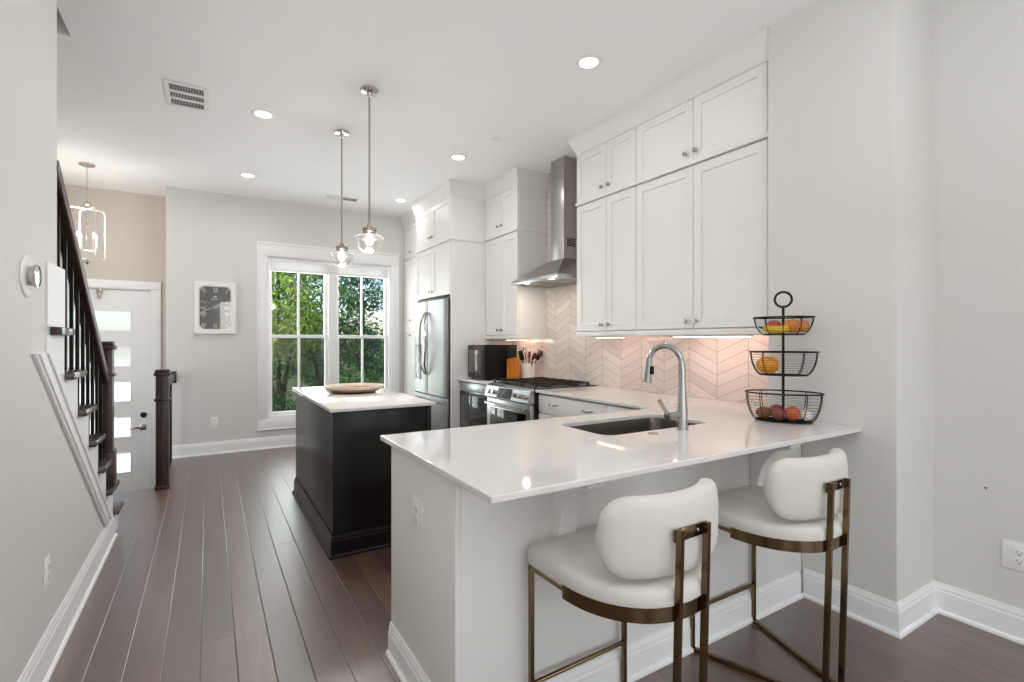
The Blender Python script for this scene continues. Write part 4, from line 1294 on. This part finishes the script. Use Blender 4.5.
t = thing('ceiling_vent', 'narrow white ceiling register near the window wall', 'vent', (1.38, 6.22, H), 'ceiling air grilles')
b = MB(); b.box(1.19, 1.57, 6.15, 6.165, H - .008, H - .0005); b.box(1.19, 1.57, 6.275, 6.29, H - .008, H - .0005); b.box(1.19, 1.205, 6.165, 6.275, H - .008, H - .0005); b.box(1.555, 1.57, 6.165, 6.275, H - .008, H - .0005); b.box(1.373, 1.387, 6.165, 6.275, H - .008, H - .0005)
b.build('frame', M['plate'], t)
bx('backing', M['dark'], 1.206, 1.554, 6.166, 6.274, H - .002, H - .0004, t)
b = MB()
for i in range(9):
    for x0_, x1_, tilt in ((1.206, 1.372, -1), (1.388, 1.554, 1)):
        y = 6.172 + i * .0115
        b.prism([(y, H - .0075), (y + .0015, H - .0075), (y + .0015 + tilt * .007, H - .0022), (y + tilt * .007, H - .0022)], 'X', x0_, x1_)
b.build('louver', M['plate'], t)
MB().lathe([(0, -.006), (.038, -.006), (.042, -.003), (.042, -.0005), (0, -.0005)], (2.108, 3.711, H), 28).build('sprinkler_cover', M['plate'], org=(2.108, 3.711, H))
tag(bpy.data.objects['sprinkler_cover'], 'small flat white disc on the ceiling before the range hood', 'sprinkler cover')

# lantern chandelier in the foyer
cx_, cy_ = -1.02, 6.336
ch = thing('lantern_chandelier', 'silver open-frame lantern chandelier with candle bulbs above the front door', 'chandelier', (cx_, cy_, 2.4))
MB().lathe([(0, 0), (.065, 0), (.065, -.012), (.03, -.026), (0, -.03)], (cx_, cy_, H - .0005), 28).build('canopy', M['chrome'], ch)
b = MB()
for i in range(15):
    zc_ = 3.02 - i * .0215
    pts = []
    for k_ in range(12):
        aa = 2 * PI * k_ / 12
        v_ = Vector((.006 * math.cos(aa), 0, .014 * math.sin(aa)))
        if i % 2: v_ = Vector((0, v_.x, v_.z))
        pts.append(Vector((cx_, cy_, zc_)) + v_)
    b.tube(pts, .0018, 5, closed=True)
b.build('chain', M['chrome'], ch)
hw = .15
def rloop(dirx, z0_, z1_, r=.035):
    pts = []
    for (x, z) in rrect(-hw, hw, z0_, z1_, r, 5): pts.append((cx_ + dirx[0] * x, cy_ + dirx[1] * x, z))
    return pts
b = MB()
for ang in (32, 122):
    dv = (math.cos(R(ang)), math.sin(R(ang)))
    b.tube(rloop(dv, 2.13, 2.62), .0075, 6, closed=True)
b.build('cage_frame', M['silver'], ch)
b = MB(); b.cyl((cx_, cy_, 2.70), (cx_, cy_, 2.10), .006, n=10)
b.lathe([(0, .02), (.02, .01), (.03, 0), (.012, -.012), (0, -.02)], (cx_, cy_, 2.66), 16); b.lathe([(0, .02), (.018, .008), (.022, -.004), (.008, -.02), (0, -.03)], (cx_, cy_, 2.10), 16)
b.build('stem', M['chrome'], ch)
for k_ in range(4):
    aa = R(45 + 90 * k_); px_, py_ = cx_ + .085 * math.cos(aa), cy_ + .085 * math.sin(aa)
    b = MB(); b.tube([(cx_, cy_, 2.22), (cx_ + .03 * math.cos(aa), cy_ + .03 * math.sin(aa), 2.205), (px_, py_, 2.23), (px_, py_, 2.25)], .004, 6)
    b.lathe([(0, 0), (.016, .002), (.018, .008), (0, .008)], (px_, py_, 2.25), 12); b.cyl((px_, py_, 2.255), (px_, py_, 2.335), .009, n=12)
    cd = b.build('candle', M['plate'], ch)
    MB().lathe([(0, 0), (.008, .005), (.012, .018), (.006, .038), (0, .05)], (px_, py_, 2.335), 12).build('bulb', M['bulb'], cd)
light('chandelier_light', 'POINT', (cx_, cy_, 2.42), 14, (1, .95, .89), shadow_soft_size=.08)

# ------------------------------------------------------------------ wall fittings
def outlet(label, c, normal, double=False, w=.07, h=.115, switch=False):
    c = Vector(c); n = Vector(normal); s_ = Vector((0, 0, 1)).cross(n)
    t = thing('wall_outlet' if not switch else 'wall_switch', label, 'outlet' if not switch else 'switch', tuple(c), 'white wall outlets')
    def bxl(name, m, u0, u1, v0, v1, d0, d1, par, bev=0):
        pts = [c + s_ * u + Vector((0, 0, v)) + n * d for u in (u0, u1) for v in (v0, v1) for d in (d0, d1)]
        xs, ys, zs_ = zip(*[(p.x, p.y, p.z) for p in pts])
        return bx(name, m, min(xs), max(xs), min(ys), max(ys), min(zs_), max(zs_), par, bev)
    bxl('cover_plate', M['plate'], -w / 2, w / 2, -h / 2, h / 2, .0005, .006, t, .002)
    for v in (-.0195, .0195):
        r_ = bxl('receptacle', M['plate'], -.0165, .0165, v - .0145, v + .0145, .006, .0085, t, .001)
        bxl('slot', M['slot'], -.0085, -.006, v - .002, v + .008, .0085, .0088, r_)
        bxl('slot', M['slot'], .006, .0085, v - .001, v + .007, .0085, .0088, r_)
        bxl('slot', M['slot'], -.003, .003, v - .011, v - .006, .0085, .0088, r_)
    return t
outlet('white outlet on the end panel of the peninsula', (.66, 1.742, .684), (-1, 0, 0), w=.115, h=.115)
outlet('white outlet low on the grey wall beyond the pier', (3.045, .695, .372), (-1, 0, 0), w=.115, h=.125)
outlet('white outlet on the clock wall near the baseboard', (.058, 6.76, .375), (0, -1, 0))
outlet('white outlet low on the wall beside the stairs, seen edge-on', (-.555, 2.662, .40), (1, 0, 0))
th = thing('thermostat', 'round chrome thermostat on a white oval plate beside the stairs', 'thermostat', (-.555, 2.41, 1.555))
MB().lathe([(0, .0005), (.075, .0005), (.075, .004), (.07, .007), (0, .007)], (-.555, 2.41, 1.555), 36, 'X').build('wall_plate', M['plate'], th)
MB().lathe([(.030, .007), (.036, .012), (.040, .022), (.041, .028), (.041, .032), (.036, .033)], (-.555, 2.41, 1.555), 36, 'X').build('dial_ring', M['chrome'], th)
MB().lathe([(.036, .031), (.02, .034), (0, .034)], (-.555, 2.41, 1.555), 36, 'X').build('face', M['chrome'], th)

# clock
ck = thing('wall_clock', 'rectangular white-framed wall clock with dark roman-numeral dial', 'clock', (.066, 6.76, 1.71))
X0, X1, Z0, Z1 = -.143, .275, 1.405, 2.005
def fr_loop(d, r, y): return [(x, y, z) for x, z in rrect(X0 + d, X1 - d, Z0 + d, Z1 - d, r, 6)]
b = MB()
b.ring_faces([fr_loop(0, .008, 6.7595), fr_loop(0, .008, 6.725), fr_loop(.006, .01, 6.715), fr_loop(.045, .05, 6.715), fr_loop(.055, .055, 6.733)], True, False, False)
b.build('frame', M['plate'], ck, smooth=30)
b = MB(); b.ring_faces([fr_loop(.05, .055, 6.745), fr_loop(.05, .055, 6.735)]); b.build('dial', M['dial'], ck)
cxk, czk = (X0 + X1) / 2, (Z0 + Z1) / 2
b = MB()
ROM = ['XII', 'I', 'II', 'III', 'IIII', 'V', 'VI', 'VII', 'VIII', 'IX', 'X', 'XI']
def stroke(p0, p1, wd):
    p0, p1 = Vector(p0), Vector(p1); d = (p1 - p0).normalized(); n = Vector((-d.y, d.x)) * wd / 2
    q = [p0 + n, p1 + n, p1 - n, p0 - n]
    b.ring_faces([[(p.x, 6.7345, p.y) for p in q], [(p.x, 6.7325, p.y) for p in q]])
for i, s_ in enumerate(ROM):
    a_ = R(90 - 30 * i)
    ca, sa = math.cos(a_), math.sin(a_)
    # numerals ride on a rounded rectangle
    sc_ = min(.118 / max(abs(ca), 1e-6), .208 / max(abs(sa), 1e-6))
    pos = Vector((cxk + ca * sc_, czk + sa * sc_))
    rot = a_ - PI / 2
    def L(u, v): return pos + Vector((u * math.cos(rot) - v * math.sin(rot), u * math.sin(rot) + v * math.cos(rot)))
    adv = {'I': .011, 'V': .026, 'X': .026}
    tot = sum(adv[c_] for c_ in s_); u = -tot / 2; hh = .028
    for c_ in s_:
        w2 = adv[c_]; m_ = u + w2 / 2
        if c_ == 'I': stroke(L(m_, -hh), L(m_, hh), .006)
        elif c_ == 'V': stroke(L(m_ - .010, hh), L(m_, -hh), .006); stroke(L(m_ + .010, hh), L(m_, -hh), .003)
        else: stroke(L(m_ - .010, hh), L(m_ + .010, -hh), .006); stroke(L(m_ + .010, hh), L(m_ - .010, -hh), .003)
        u += w2
b.build('numeral', M['numeral'], ck, smooth=0)
b = MB(); stroke((cxk + .055, czk + .055), (cxk - .10, czk - .03), .005); b.build('minute_hand', M['numeral'], ck, smooth=0)
b = MB(); stroke((cxk - .015, czk - .008), (cxk + .05, czk + .035), .009); b.build('hour_hand', M['numeral'], ck, smooth=0)
b = MB(); b.box(cxk - .04, cxk + .03, 6.7325, 6.7345, czk + .10, czk + .108); b.box(cxk - .02, cxk + .015, 6.7325, 6.7345, czk + .125, czk + .14); b.build('dial_mark', M['numeral'], ck, smooth=0)
bx('clock_glass', glass('clock_glass', (1, 1, 1), .10, .0, .2), X0 + .052, X1 - .052, 6.728, 6.729, Z0 + .052, Z1 - .052, ck, smooth=0)
